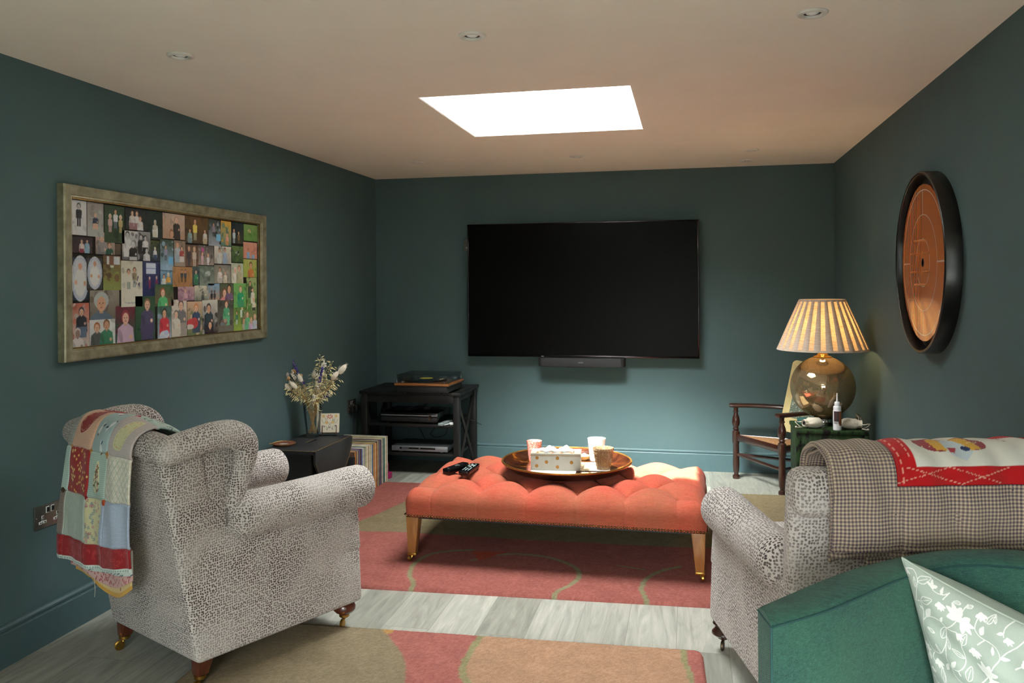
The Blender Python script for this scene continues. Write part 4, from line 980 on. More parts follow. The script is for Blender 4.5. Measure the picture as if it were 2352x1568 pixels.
# lower folded layers showing at the hem
def hemlayer(dy,z0,z1,u0,u1,colf,name='folded_layer',sag=.0):
    w=.5; cv=Cv(w*(u1-u0),z1-z0,.002,'d9c9a0'); colf(cv); cv.grain(.04)
    U=np.linspace(u0,u1,cv.nx)[None,:]; V=np.linspace(0,1,cv.ny)[:,None]
    X=-.301+.487*U+0*V; Z=z0+(z1-z0)*V+(.040*U)*(1-V)*.0+(.04*U-.016*np.sin(U*PI))-sag*np.sin(PI*np.clip((U-.35)/.6,0,1))*(1-V)
    Y=dy+.006*np.sin(U*13)+0*V
    gridobj(name,np.stack([X,Y+0*X,Z],-1),QM,t,cv.a,solid=.006,offset=0)
r4=random.Random(9)
def hl1(cv):
    cv.a[:]=hx('cdd8d0')
    for _ in range(60): cv.ell(r4.uniform(0,cv.w),r4.uniform(0,.02),.006,.002,'4f6f78',.5)
def hl2(cv):
    cv.a[:]=hx('d3aaa4')
    for _ in range(300): flower(cv,r4.uniform(0,cv.w),r4.uniform(0,cv.h),.0035,'a84c54','a84c54')
def hl3(cv):
    cv.a[:]=hx('d9c088'); cv.rect(0,0,cv.w,.012,'cf9f48')
    for _ in range(26): flower(cv,r4.uniform(0,cv.w),r4.uniform(.012,cv.h),.005,'8a2c30','d0b060')
hemlayer(-.158,.372,.45,.0,.975,hl1)
hemlayer(-.147,.353,.45,.04,.945,hl2,sag=.03)
hemlayer(-.136,.335,.45,.06,.90,hl3,sag=.048)
b=MB().tube(spline([(-.08,-.15,.37),(-.083,-.156,.34),(-.078,-.157,.31),(-.082,-.157,.285)],6),.0008,6); b.build('loose_thread',M['cream'],t)
btn=simple('honey_wood_button','c08a4a',.4); btr=simple('red_button','b02430',.4); bto=simple('orange_button','c8562c',.4)
for (u,v,m_,rr) in ((.075,.405,btn,.011),(.40,.405,btn,.011),(.645,.403,btn,.013),(.03,.246,simple('dark_bird_button','4a3320',.5),.010),(.40,.244,btr,.009),(.648,.240,bto,.010),(.39,.575,btr,.010),(.70,.575,btr,.010)):
    j=int(v/LQ*(P.shape[0]-1)); i=int(u*(P.shape[1]-1)); q=Vector(P[j,i]); a_=Vector(P[min(j+6,P.shape[0]-1),i])-Vector(P[j-6,i]); c_=Vector(P[j,min(i+6,P.shape[1]-1)])-Vector(P[j,i-6]); nrm=c_.cross(a_).normalized()
    if nrm.y>0 and v<.45: nrm=-nrm
    if nrm.z<0 and v>=.45: nrm=-nrm
    b=MB().lathe([(.001,.0035),(rr*.3,.0032),(rr*.7,.004),(rr*.95,.0035),(rr,.002),(rr*.95,0)],20); o=b.build('button',m_,t); o.location=q+nrm*.0005; o.rotation_euler=nrm.to_track_quat('Z','Y').to_euler()

# ---------------------------------------------------------------- checked quilt on the right chair
def plaid_mat():
    m,nt,b=nodes('checked_cotton'); uvn=nt.nodes.new('ShaderNodeUVMap'); sp=nt.nodes.new('ShaderNodeSeparateXYZ'); nt.links.new(uvn.outputs[0],sp.inputs[0])
    per=.0098
    def fr(o,ph=0): return mth(nt,'FRACT',mth(nt,'ADD',mth(nt,'DIVIDE',o,per),ph+100.0))
    def band(o,w,ph=0): return mth(nt,'LESS_THAN',fr(o,ph),w)
    dx,dy=band(sp.outputs[0],.52),band(sp.outputs[1],.52)
    lx,ly=band(sp.outputs[0],.10,.30),band(sp.outputs[1],.10,.30)
    a=N(nt,'ShaderNodeAttribute',attribute_name='Col')
    cr=lin('c8b49c'); mid=lin('8d7d74'); navy=lin('4c4150')
    c=mixc(nt,mth(nt,'MAXIMUM',dx,dy),cr,mid); c=mixc(nt,mth(nt,'MULTIPLY',dx,dy),c,navy)
    ll=mth(nt,'MAXIMUM',band(sp.outputs[0],.13,.23),band(sp.outputs[1],.13,.23)); 
    c=mixc(nt,mth(nt,'MULTIPLY',ll,.0),c,cr)
    g=noise(nt,coords(nt),5,3); c=mixc(nt,ramp(nt,g,[(.35,(0,0,0)),(.75,(.35,)*3)]),c,lin('a8967c'))
    sepc=nt.nodes.new('ShaderNodeSeparateColor'); nt.links.new(a.outputs['Color'],sepc.inputs[0])
    iscol=mth(nt,'GREATER_THAN',mth(nt,'ADD',mth(nt,'ADD',sepc.outputs[0],sepc.outputs[1]),sepc.outputs[2]),.0005)
    c=mixc(nt,iscol,c,a.outputs['Color'])
    nt.links.new(c,b.inputs['Base Color']); b.inputs['Roughness'].default_value=.92; b.inputs['Specular IOR Level'].default_value=.15; b.inputs['Sheen Weight'].default_value=.15
    v=coords(nt); h=mth(nt,'ADD',noise(nt,v,900,2),mth(nt,'MULTIPLY',noise(nt,v,22,4,.6,.5),3)); bump(nt,b,h,.5,.0016); return m
PLM=plaid_mat()
Z2=[(-.198,.622),(-.200,.70),(-.199,.78),(-.188,.838),(-.155,.878),(-.10,.893),(-.04,.884),(.005,.858),(.028,.82),(.038,.76),(.038,.66)]
def drape(par,name,path,x0,x1,shrink=0,paint=None,solid=.007,res=.0032,wavy=1.0,flare=0,seed=0):
    pp,L=arcpath(path,10); cv=Cv(x1-x0,L,res,(0,0,0))
    if paint: paint(cv,L)
    pp,_=arcpath(path,cv.ny); U=np.linspace(0,1,cv.nx)[None,:]; V=np.linspace(0,L,cv.ny)[:,None]
    ty=np.gradient(pp[:,0])[:,None]; tz=np.gradient(pp[:,1])[:,None]; nn=np.hypot(ty,tz)
    X=x0+(x1-x0)*U-flare*np.clip(1-V/.2,0,1)*(1-U)+0*V
    off=wavy*(.0035*np.sin(X*42+seed)*np.clip(1.1-V/.5,0.2,1)+.0025*np.sin(X*75+V*20+seed)+.0015*np.sin(V*60+X*9)-.004*np.exp(-((X+.02)/.004)**2)-.004*np.exp(-((V-.012)/.003)**2))-shrink
    Y=pp[:,0][:,None]-off*tz/nn; Z=pp[:,1][:,None]+off*ty/nn
    P=np.stack([X,Y+0*X,Z+0*X],-1); uv=np.stack([X+.3*0,V+0*X],-1)
    return gridobj(name,P,PLM,par,cv.a,uv=uv,solid=solid,offset=-1)
def pq(cv,L):
    o=.20  # canvas x 0 is chair x -.20
    X=lambda x:x+.20
    cv.rect(X(-.030),.170,cv.w,L-.06,'b3191c'); cv.rect(X(.022),.220,cv.w,L-.12,'dcd8cc')
    cv.poly([(X(.27),.40),(X(.30),.36),(X(.42),.30),(X(.42),.52),(X(.28),.52)],'b3191c')
    rs=random.Random(2)
    # applique heart-wing figure
    cx,cy=X(.135),.283
    cv.poly(spline([(cx-.085,cy+.028),(cx-.075,cy+.045),(cx-.02,cy+.040),(cx-.006,cy-.012),(cx-.045,cy-.015),(cx-.078,cy+.008)],6,True),'8e3038')
    cv.poly([(cx-.050,cy+.040),(cx-.012,cy+.042),(cx-.004,cy-.016),(cx-.038,cy-.012)],'cf9f3e')
    cv.poly(spline([(cx+.105,cy+.028),(cx+.085,cy+.048),(cx+.02,cy+.042),(cx+.012,cy+.01),(cx+.06,cy-.018),(cx+.10,cy-.004)],6,True),'8e3038')
    cv.poly([(cx+.018,cy+.045),(cx+.05,cy+.040),(cx+.085,cy-.012),(cx+.05,cy-.020)],'cf9f3e')
    cv.poly([(cx-.014,cy+.042),(cx+.018,cy+.042),(cx+.055,cy-.022),(cx+.030,cy-.050),(cx+.0,cy-.034),(cx-.010,cy-.020)],'c2ccd0')
    cv.poly([(cx-.006,cy-.004),(cx+.018,cy-.004),(cx+.006,cy-.024),(cx-.006,cy-.022)],'b23a44'); cv.ell(cx+.040,cy-.010,.012,.008,'2c3c64',-.6)
    for _ in range(26): cv.ell(cx+rs.choice([-1,1])*rs.uniform(.04,.09),cy+rs.uniform(0,.035),.0016,.0016,'e8cf9a')
    for _ in range(9): cv.ell(X(rs.uniform(.05,.34)),rs.uniform(.30,.40),.005,.004,'a02c34')
    # running stitches
    for a,b_ in (((X(-.03),.178),(X(.11),.218)),((X(.0),.218),(X(.14),.174)),((X(.11),.218),(X(.25),.174)),((X(.14),.174),(X(.28),.218)),((X(-.015),.18),(X(-.015),.5)),((X(.012),.25),(X(.012),.5))):
        n=26
        for k in range(0,n,2): cv.line([(a[0]+(b_[0]-a[0])*k/n,a[1]+(b_[1]-a[1])*k/n),(a[0]+(b_[0]-a[0])*(k+1)/n,a[1]+(b_[1]-a[1])*(k+1)/n)],.0028,'d9a08c')
t=thing('checked_quilt','brown and navy checked quilt with a red bordered white panel over the right armchair','quilt',CR.location,CR.rotation_euler.z)
drape(t,'top_layer',Z2,-.200,.40,0,pq,flare=.004)
drape(t,'folded_layer',[(-.188,.600)]+Z2[1:-1]+[(.030,.70)],-.206,.395,.012,None,seed=2,wavy=1.2,res=.006)
drape(t,'folded_layer',[(-.176,.582)]+Z2[1:-1]+[(.020,.72)],-.198,.385,.024,None,seed=4,wavy=1.6,res=.006)
drape(t,'inner_fold',[(-.166,.530),(-.172,.66),(-.172,.74),(-.170,.80),(-.14,.842),(-.09,.850),(-.04,.842)],-.10,.37,.004,None,seed=1,wavy=.8,res=.006)

# ================================================================ TUB CHAIR
TC=thing('tub_chair','dark green tweed tub chair in the near corner holding a sage cushion','tub chair',(.50,1.62,0))
def tub():
    out=[(.124,1.602),(.178,1.675),(.278,1.797),(.382,1.899),(.533,2.009),(.644,2.049),(.738,2.058),(.825,2.032),(.895,1.975),(.93,1.89),(.93,1.79),(.895,1.66),(.84,1.52),(.775,1.38),(.715,1.27)]
    inn=[(.141,1.524),(.25,1.622),(.349,1.736),(.429,1.827),(.545,1.925),(.63,1.95),(.697,1.943),(.765,1.92),(.822,1.875),(.85,1.81),(.85,1.73),(.815,1.62),(.76,1.50),(.70,1.37),(.655,1.30)]
    o=np.array(spline(out,8))-[.50,1.62]; i=np.array(spline(inn,8))-[.50,1.62]; n=len(o)
    # cross-section loop per station: outer bottom -> outer top (rounded) -> inner top -> inner bottom
    rows=[]
    s=np.linspace(0,1,n); zt=.72-.0*np.abs(s-.45)
    for k in range(n):
        O,I=o[k],i[k]; d=I-O; z=.72
        prof=[(0,.16),(0,.35),(0,.55),(0,z-.014),(.04,z-.005),(.14,z+.001),(.5,z+.004),(.86,z+.001),(.96,z-.005),(1,z-.014),(1,.6),(1,.5),(1,.40),(1,.36)]
        rows.append([(O[0]+d[0]*a,O[1]+d[1]*a,h) for a,h in prof])
    return np.array(rows),o,i,n
R_,o_,i_,n_=tub()
P=R_; b=MB(); ny,nx=P.shape[:2]; idx=np.arange(ny*nx).reshape(ny,nx)
q=np.stack([idx[:-1,:-1],idx[:-1,1:],idx[1:,1:],idx[1:,:-1]],-1).reshape(-1,4).tolist()
q+= [[int(a) for a in idx[0,::-1]],[int(a) for a in idx[-1]]]
q+= [[int(idx[k,0]),int(idx[k+1,0]),int(idx[k+1,-1]),int(idx[k,-1])] for k in range(ny-1)]
b.add(P.reshape(-1,3),q); b.build('shell',M['tweed'],TC,angle=35)
# piping along the inner rim and down the front edges
z=.7115
MB().tube([(x,y,z) for x,y in i_],.0022,8).build('piping',M['tweed_dark'],TC)
for k in (0,-1):
    MB().tube([(i_[k][0],i_[k][1],z),(i_[k][0],i_[k][1],.40)],.0022,8).build('piping',M['tweed_dark'],TC)
    MB().tube([(o_[k][0],o_[k][1],z),(i_[k][0],i_[k][1],z)],.0018,8).build('piping',M['tweed_dark'],TC)
seatpts=[tuple(p) for p in i_[::4]]
MB().prism([(x*.985,y*.985) for x,y in seatpts],.17,.245).build('seat_base',M['tweed'],TC)
MB().prism([(x*.95+.0,y*.95) for x,y in seatpts],.245,.335,bev=.022).build('seat_cushion',M['tweed'],TC,angle=50)
for (x,y) in ((-.30,-.12),(.15,-.27),(.05,.30),(.33,.12)):
    MB().lathe([(.012,0),(.020,.17),(.001,.17)],16,M=Matrix.Translation((x,y,0))).build('leg',M['dark_turned'],TC)

# sage cushion with white vines
def sage():
    W=.35; cv=Cv(W,W,.00072,'9aa49a')
    def cr(px,py):
        x,y=px-155,py-225; a1,a2=1336/.237,669/.237; b1,b2=323/.259,1343/.259
        det=a1*b2-b1*a2; return ((x*b2-b1*y)/det,(a1*y-x*a2)/det)
    wc='d4d4d0'
    def vine(p,w=.0017): cv.line(spline([cr(*q) for q in p],8),w,wc)
    def leaf(p,q,f=True,k=.34):
        p,q=np.array(cr(*p)),np.array(cr(*q)); d=q-p; n=np.array([-d[1],d[0]])*k*.5
        pts=[tuple(p),tuple(p+d*.3+n),tuple(p+d*.6+n*.9),tuple(q),tuple(p+d*.6-n*.9),tuple(p+d*.3-n)]; s_=spline(pts,5,True)
        if f: cv.poly(s_,wc)
        else: cv.line(s_+[s_[0]],.0014,wc); cv.line([tuple(p),tuple(p+d*.8)],.0011,wc)
    def fl(x,y,r,a0,n=5,sp=2.4):
        c=np.array(cr(x,y)); R=r/5100*.98
        for k in range(n):
            a=a0+sp*(k/(n-1)-.5); d=np.array([math.cos(a),math.sin(a)]); nn=np.array([-d[1],d[0]])*.26*R
            cv.poly(spline([tuple(c-d*R*.25),tuple(c+d*R*.35+nn),tuple(c+d*R*.75+nn*.8),tuple(c+d*R*1.05),tuple(c+d*R*.75-nn*.8),tuple(c+d*R*.35-nn)],4,True),wc)
        cv.ell(c[0],c[1],R*.38,R*.38,wc)
    V=[[(220,315),(300,325),(350,380),(375,450),(362,560),(340,640)],
    [(370,640),(410,640),(445,690),(460,760),(455,850),(465,950),(500,1000),(540,1080),(600,1140),(680,1165),(730,1140),(765,1070),(770,980),(765,900),(740,870),(690,830),(610,800),(520,795),(460,830)],
    [(765,900),(820,885),(870,840),(885,800)],[(765,900),(830,920),(900,935)],
    [(770,1070),(780,1160),(800,1230),(850,1290),(930,1320),(985,1290),(1003,1230),(985,1150),(960,1080),(975,1030)],
    [(850,1290),(880,1370),(930,1430),(990,1465),(1080,1475),(1150,1460),(1230,1390),(1270,1340),(1310,1260),(1350,1195),(1310,1100),(1250,1050),(1190,1020),(1120,980),(1070,910),(1075,830),(1095,770)],
    [(1350,1195),(1420,1130),(1500,1080),(1580,1000),(1640,1010)],[(740,550),(690,570),(620,555),(560,520)],[(740,550),(690,620)],[(905,780),(930,700),(950,660)],[(1120,1060),(1180,1020)],
    [(690,1310),(740,1380),(765,1460),(790,1540),(830,1640)],[(480,1250),(490,1180),(520,1290)],[(1360,980),(1350,900),(1400,845),(1490,870)],[(580,1180),(600,1160),(570,1210),(610,1260)],
    [(1150,1460),(1200,1500),(1240,1540),(1260,1640)],[(560,1420),(600,1500),(640,1560),(660,1680)],[(1500,1300),(1600,1260),(1700,1300)],[(990,1465),(980,1560),(930,1650),(900,1760)],[(1300,1700),(1400,1640),(1500,1650)]]
    for v in V: vine(v)
    for x,y,r,a,n in ((550,490,62,4.6,3),(670,665,62,1.3,5),(880,790,125,-2.4,4),(940,840,110,.4,4),(1100,765,66,1.2,4),(920,965,58,.6,4),(1095,1115,72,1.3,5),(650,1255,72,1.2,4),(1250,1340,110,-1.6,4),(1300,1420,100,.9,3),(1405,1010,55,1.2,4),(1470,1490,70,-1.2,4),(485,1120,62,-1.4,4),(560,1330,48,1.4,4),(1245,1540,55,1.5,4),(660,1520,50,2,4),(1600,1240,80,1,5),(1450,1650,80,.6,5),(900,1720,80,1.8,5),(1120,1720,60,1.8,5),(1700,1350,70,1,4),(215,330,50,1.6,3)): fl(x,y,r,a,n)
    for p,q in (((500,795),(572,710)),((1128,970),(1155,878)),((1280,1160),(1268,1075)),((1350,1195),(1447,1208)),((850,1285),(905,1228)),((768,1332),(806,1258)),((660,570),(658,492)),((1355,945),(1290,950)),((700,840),(722,790)),((960,1380),(935,1320)),((1150,1560),(1160,1465)),((560,1440),(535,1390)),((540,1240),(500,1120))): leaf(p,q,True)
    for p,q in (((375,440),(508,412)),((345,498),(328,398)),((432,640),(577,618)),((458,725),(402,688)),((712,1008),(757,895)),((818,1115),(775,998)),((962,1060),(1002,955)),((705,1160),(640,1068)),((990,1200),(845,1110)),((1035,1420),(1065,1285)),((735,1468),(697,1325)),((828,1565),(768,1468)),((1105,1545),(1038,1478)),((625,955),(525,900)),((880,650),(800,640)),((1000,680),(945,690)),((1250,850),(1220,770)),((1180,850),(1215,770))): leaf(p,q,False)
    cv.grain(.03)
    U,Vv=np.meshgrid(np.linspace(0,1,cv.nx),np.linspace(0,1,cv.ny))
    P0=np.array((.434,1.85,.748)); A=np.array((.738,-.633,-.232)); B=np.array((.212,0.0,-.977)); nrm=-np.cross(A,B); nrm/=np.linalg.norm(nrm)
    def surf(h,U,Vv,sg):
        cu,cv_=U*2-1,Vv*2-1
        k=.07; uu=cu*(1-k*(1-cv_**2)*1.0*np.abs(cu)**3); vv=cv_*(1-k*(1-cu**2)*np.abs(cv_)**3)
        z=h*(np.clip(1-np.abs(cu)**2.2,0,1)*np.clip(1-np.abs(cv_)**2.2,0,1))**.5
        z=z+sg*.0022*np.sin(U*34+Vv*11)*np.clip(1-cu**2,0,1)*np.clip(1-cv_**2,0,1)+sg*.003*np.sin(Vv*27-U*13)*np.clip(1-cv_**4,0,1)*np.clip(1-cu**4,0,1)
        return P0+((uu+1)/2*W)[...,None]*A+((vv+1)/2*W)[...,None]*B+(sg*z)[...,None]*nrm
    t=thing('cushion','sage green cushion embroidered with white flowering vines in the tub chair','cushion',tuple(P0+(A+B)*W/2))
    off=P0+(A+B)*W/2
    gridobj('front_cover',surf(.050,U,Vv,1)-off,painted('embroidered_sage_cotton',.9,900,.3,.1,0,.2,.0012,crumple=2.5),t,cv.a)
    u=np.linspace(0,1,70); U2,V2=np.meshgrid(u,u)
    gridobj('back_cover',surf(.115,U2,V2,-1)-off,simple('plain_sage_cotton','9fab9f',.92,var=.05,nscale=8,bmp=.3,bscale=18),t)
    e=[(a,0) for a in u]+[(1,a) for a in u[1:]]+[(a,1) for a in u[::-1][1:]]+[(0,a) for a in u[::-1][1:-1]]
    E_=np.array(e); Pe=surf(0,E_[:,0],E_[:,1],1)-off
    MB().tube([tuple(p) for p in Pe],.0024,6,closed=True).build('piping',bpy.data.materials['plain_sage_cotton'],t)
sage()
# ================================================================ TV STAND AND ITS CONTENTS
SX_,SY_=-1.90,5.6975   # centre
t=thing('media_stand','black open wooden shelf unit with crossed sides in the back corner','shelf unit',(SX_,SY_,0))
W_,D_=.36,.2475
MB().box((0,0,.578),(.74,.515,.022),.003).build('top_board',M['black_wood'],t)
for sx in (-1,1):
    for sy in (-1,1): MB().box((sx*(W_-.024),sy*(D_-.022),.2835),(.042,.040,.567),.002).build('leg',M['black_wood'],t)
for sy in (-1,1): MB().box((0,sy*(D_-.014),.540),(.64,.018,.055),.002).build('apron',M['black_wood'],t)
for sx in (-1,1):
    MB().box((sx*(W_-.024),0,.545),(.018,.42,.045),.002).build('side_rail',M['black_wood'],t)
    for k in (-1,1):
        MB().capsule((sx*(W_-.024),-.205*k,.04),(sx*(W_-.024)+.002*k,.205*k,.53),.012,.012,4,k=2).build('cross_brace',M['black_wood'],t)
for z in (.352,.150): MB().box((0,0,z),(.655,.46,.020),.002).build('shelf',M['black_wood'],t)

# record player
t=thing('record_player','wood topped record player with a clear lid on the black shelf unit','record player',(-1.765,5.49,.589),math.radians(-2))
MB().box((0,0,.035),(.365,.33,.046),.005).build('plinth',M['black_satin'],t)
MB().box((0,0,.066),(.392,.352,.017),.006,3).build('top_plate',wood('walnut_veneer','5a3216','9a6434',.35,5,(1,8,8),.3),t)
MB().lathe([(.001,.0745),(.145,.0745),(.150,.077),(.150,.086),(.146,.089),(.001,.089)],64,M=Matrix.Translation((-.03,.015,0))).build('platter',M['black_gloss'],t)
MB().lathe([(.001,.0892),(.145,.0892),(.146,.0905),(.001,.0908)],64,M=Matrix.Translation((-.03,.015,0))).build('vinyl_disc',simple('vinyl','0b0b0d',.15),t)
MB().lathe([(.001,.0912),(.048,.0912),(.048,.0909)],32,M=Matrix.Translation((-.03,.015,0))).build('disc_label',simple('yellow_label','d6c63a',.5,var=.3,nscale=60),t)
b=MB(); b.lathe([(.001,.075),(.022,.075),(.022,.088),(.015,.100),(.001,.102)],20,M=Matrix.Translation((.15,.10,0))); b.build('arm_pivot',M['silver'],t)
b=MB(); b.tube(spline([(.15,.13,.104),(.15,.10,.106),(.148,.0,.104),(.135,-.07,.101),(.105,-.105,.097)],6),.004,8); b.build('tone_arm',M['chrome'],t)
MB().box((.100,-.108,.096),(.016,.028,.012),.002,rz=.5).build('headshell',M['black_satin'],t)
MB().lathe([(.001,.075),(.012,.075),(.012,.084),(.001,.085)],16,M=Matrix.Translation((-.15,-.13,0))).build('speed_knob',M['silver'],t)
MB().lathe([(.001,.075),(.010,.075),(.010,.083),(.001,.084)],16,M=Matrix.Translation((.15,-.13,0))).build('start_knob',M['silver'],t)
for sx in (-1,1):
    for sy in (-1,1): MB().lathe([(.001,0),(.016,0),(.017,.008),(.012,.013),(.001,.013)],16,M=Matrix.Translation((sx*.14,sy*.12,0))).build('foot',M['black_satin'],t)
lid=boxes('dust_cover',[(-.182,-.179,-.155,.165,.0755,.128),(.179,.182,-.155,.165,.0755,.128),(-.182,.182,-.158,-.155,.0755,.128),(-.182,.182,.162,.165,.0755,.128),(-.182,.182,-.158,.165,.1282,.1305)],M['lid'],t)

# receiver on the middle shelf
t=thing('receiver','slim black receiver with a silver strip and round silver knob on the middle shelf','receiver',(-1.915,5.63,.362))
MB().box((0,0,.044),(.42,.30,.066),.003).build('case',M['black_gloss'],t)
MB().box((0,-.151,.058),(.415,.004,.008),.001).build('silver_strip',M['silver'],t)
MB().box((0,-.151,.030),(.41,.003,.030),.001).build('front_panel',M['black_satin'],t)
MB().lathe([(.001,.0),(.016,0),(.017,-.012),(.014,-.016),(.001,-.016)],28,M=Matrix.Translation((.155,-.153,.045))@Matrix.Rotation(-PI/2,4,'X')@Matrix.Scale(-1,4,(0,0,1))).build('knob',M['chrome'],t)
for x in (.03,.06,.08): MB().lathe([(.001,-.004),(.005,-.004),(.005,0)],12,M=Matrix.Translation((x,-.1535,.028))@Matrix.Rotation(-PI/2,4,'X')).build('button',M['black_satin'],t)
for sx in (-1,1):
    for sy in (-1,1): MB().lathe([(.001,0),(.014,0),(.014,.011),(.001,.011)],14,M=Matrix.Translation((sx*.17,sy*.11,0))).build('foot',M['black_satin'],t)
def remote(name,lab,loc,rz,L,W,Hh,mat,keys,keymat,tilt=0,waist=.0):
    t=thing(name,lab,'remote control',loc,rot=(tilt,0,rz))
    pts=[]; 
    for s in (1,):
        pts=spline([(-W*.36,-L/2),(W*.36,-L/2),(W*.5,-L*.42),(W*(.5-waist),0),(W*.5,L*.40),(W*.34,L/2),(-W*.34,L/2),(-W*.5,L*.40),(-W*(.5-waist),0),(-W*.5,-L*.42)],4,True)
    MB().prism(pts,.0,Hh,bev=Hh*.3).build('case',mat,t,angle=60)
    for (x,y,w,d) in keys: MB().box((x*W,y*L,Hh+.0005),(w*W,d*L,.0022),.0006).build('key',keymat,t)
    return t
K1=[(dx,dy,.16,.045) for dy in (-.32,-.24,-.16,-.08) for dx in (-.28,0,.28)]+[(0,.20,.34,.10),(-.3,.30,.14,.05),(.3,.30,.14,.05),(-.3,.06,.14,.05),(.3,.06,.14,.05),(0,.40,.14,.04)]
remote('remote_control','slim dark remote control lying on top of the receiver',(-1.93,5.66,.4395),math.radians(-20),.15,.042,.014,M['black_satin'],K1[:6],M['silver'])
remote('remote_control','light grey remote control on the middle shelf beside the receiver',(-1.662,5.52,.362),math.radians(-8),.17,.038,.016,simple('pale_grey_plastic','8f9a9a',.45),K1[:12],M['silver'])
t=thing('adaptor','small white plastic adaptor with a short lead on the shelf beside the grey remote','adaptor',(-1.60,5.49,.362),.5)
MB().box((0,0,.008),(.045,.026,.016),.004,3).build('adaptor_body',M['sock_white'],t); MB().tube(spline([(-.022,0,.008),(-.05,-.01,.005),(-.062,-.02,.004)],5),.003,8).build('adaptor_lead',M['sock_white'],t)
# disc player
t=thing('disc_player','slim silver disc player on the lowest shelf of the black unit','disc player',(-1.84,5.62,.160))
MB().box((0,0,.029),(.408,.27,.034),.003).build('case',simple('grey_metal_case','4a4a4d',.45,.5),t)
MB().box((0,-.137,.029),(.408,.006,.036),.001).build('front_panel',M['silver'],t)
MB().box((-.015,-.1405,.031),(.26,.002,.012),.0005).build('display_window',M['black_gloss'],t)
b=MB()
for i in range(6): b.box((-.125+i*.009,-.1418,.031),(.0055,.0006,.004))
b.box((0,-.1418,.031),(.010,.0006,.005)); b.build('display_digits',simple('display_segments','9fb0b8',.5),t)
for sx in (-1,1): 
    for sy in (-1,1): MB().lathe([(.001,0),(.012,0),(.012,.013),(.001,.013)],14,M=Matrix.Translation((sx*.15,sy*.10,0))).build('foot',M['silver'],t)
for (lab,pth,r) in (('thin black cable looping down behind the middle shelf',[(-1.83,5.90,.43),(-1.80,5.93,.36),(-1.86,5.93,.27),(-1.90,5.92,.215),(-1.86,5.92,.19),(-1.79,5.93,.21),(-1.77,5.93,.28),(-1.79,5.94,.35)],.0025),
    ('thin black cable running from the shelf down towards the disc player',[(-2.15,5.90,.43),(-2.12,5.93,.34),(-2.04,5.93,.30),(-1.98,5.92,.24),(-1.93,5.88,.18)],.0025),
    ('thin black cable dropping from the back wall socket',[(-1.92,5.985,.46),(-1.94,5.975,.44),(-1.97,5.965,.40),(-1.97,5.95,.372)],.0022),
    ('stiff black cable end sticking out beyond the crossed side of the shelf unit',[(-1.56,5.74,.36),(-1.53,5.78,.345),(-1.50,5.80,.325),(-1.48,5.82,.31)],.0025)):
    tag(MB().tube(spline(pth,8),r,8).build('cable',M['black_rubber']),lab,'cable')

# ================================================================ RECORDS
rr=random.Random(12)
cols=[('cream','cfc2a0'),('pale grey','9c9a94'),('ochre','b98a44'),('white','dcd8cc'),('cream','c9b98e'),('dark green','1f3f2c'),('cream','d2c7a6'),('teal','2c6a66'),('tan','a58a62'),('pale grey','a4a29c'),('brown','5a4232'),
('cream','d6cba8'),('sky blue','5a82b4'),('plum','54304c'),('dark grey','4c4a4c'),('plum','4a2f46'),('mauve','76688a'),('dark grey','55524f'),('brown','6a5140'),('cream','c4b792'),('tan','a8906a'),('navy','27405f'),('black','1c1a1a'),('orange','c4742c'),
('cream','cabd96'),('brown','624634'),('olive','6d6a44'),('bright orange','d07a24'),('tan','b09468'),('slate blue','3f5a7a'),('red brown','8a3e2a'),('white','dedbd2'),('pale grey','9fa09c'),('cream','c8bc8e')]
sm=None; y=5.272; mats={}
for i,(cn,c) in enumerate(cols*2):
    if y<4.735: break
    th=rr.choice([.0055,.007,.009,.011,.008]); hgt=.312-rr.uniform(0,.006)
    if i>22: hgt-=.004
    xr=-1.992-rr.uniform(0,.006)-(0 if i<20 else (i-20)*.0004)
    if c not in mats: mats[c]=simple('sleeve_'+cn.replace(' ','_'),c,.65,var=.14,nscale=25)
    o=MB().box((-.156,0,hgt/2+.0),(.312,th-.0008,hgt),.0008,1).build('record_sleeve',mats[c]); o.location=(xr,y-th/2,0.001); o.rotation_euler=(0,0,rr.uniform(-.008,.008))
    tag(o,'%s spined record sleeve in the upright row behind the drop leaf table'%cn,'record','record sleeves in the upright row on the floor'); y-=th+.0004
t=thing('magazine_box','narrow magenta box at the far end of the record row','box',(-2.16,5.38,0))
MB().box((0,0,.05),(.24,.05,.10),.002).build('box_body',simple('magenta_card','a01c5c',.6),t); MB().box((.133,0,.02),(.03,.045,.04),.002).build('box_lip',bpy.data.materials['magenta_card'],t)
t=thing('record_bookend','black metal box standing behind the drop leaf table before the records','box',(-2.10,4.712,0))
MB().box((0,0,.14),(.20,.03,.28),.002).build('box_body',M['black_satin'],t)

# ================================================================ DROP LEAF TABLE
t=thing('drop_leaf_table','small black drop leaf table with worn gold edges beside the winged armchair','side table',(-2.158,4.43,0))
TX,TY=.153,.25; m,nt,bs=nodes('worn_black_paint'); v=coords(nt); g=noise(nt,v,7,5,.6)
nt.links.new(ramp(nt,g,[(.3,lin('202123')),(.7,lin('2c2c2d'))]),bs.inputs['Base Color']); bs.inputs['Roughness'].default_value=.55; MT=m; bump(nt,bs,noise(nt,v,120,3),.12,.001)
GE=simple('rubbed_gold_edge','7d6238',.6,var=.3,nscale=60)
hx_,hy_,hw_,hl_=-.01,.04,.012,.055
b=MB(); z=.41
for (x0,x1,y0,y1) in ((-TX,-hw_,-TY,TY),(hw_,TX,-TY,TY),(-hw_,hw_,-TY,-.02),(-hw_,hw_,.09,TY)): b.box(((x0+x1)/2,(y0+y1)/2,z),(x1-x0,y1-y0,.020))
b.build('table_top',MT,t)
MB().box((0,.035,.398),(.03,.12,.002)).build('slot_shadow_board',M['black_satin'],t)
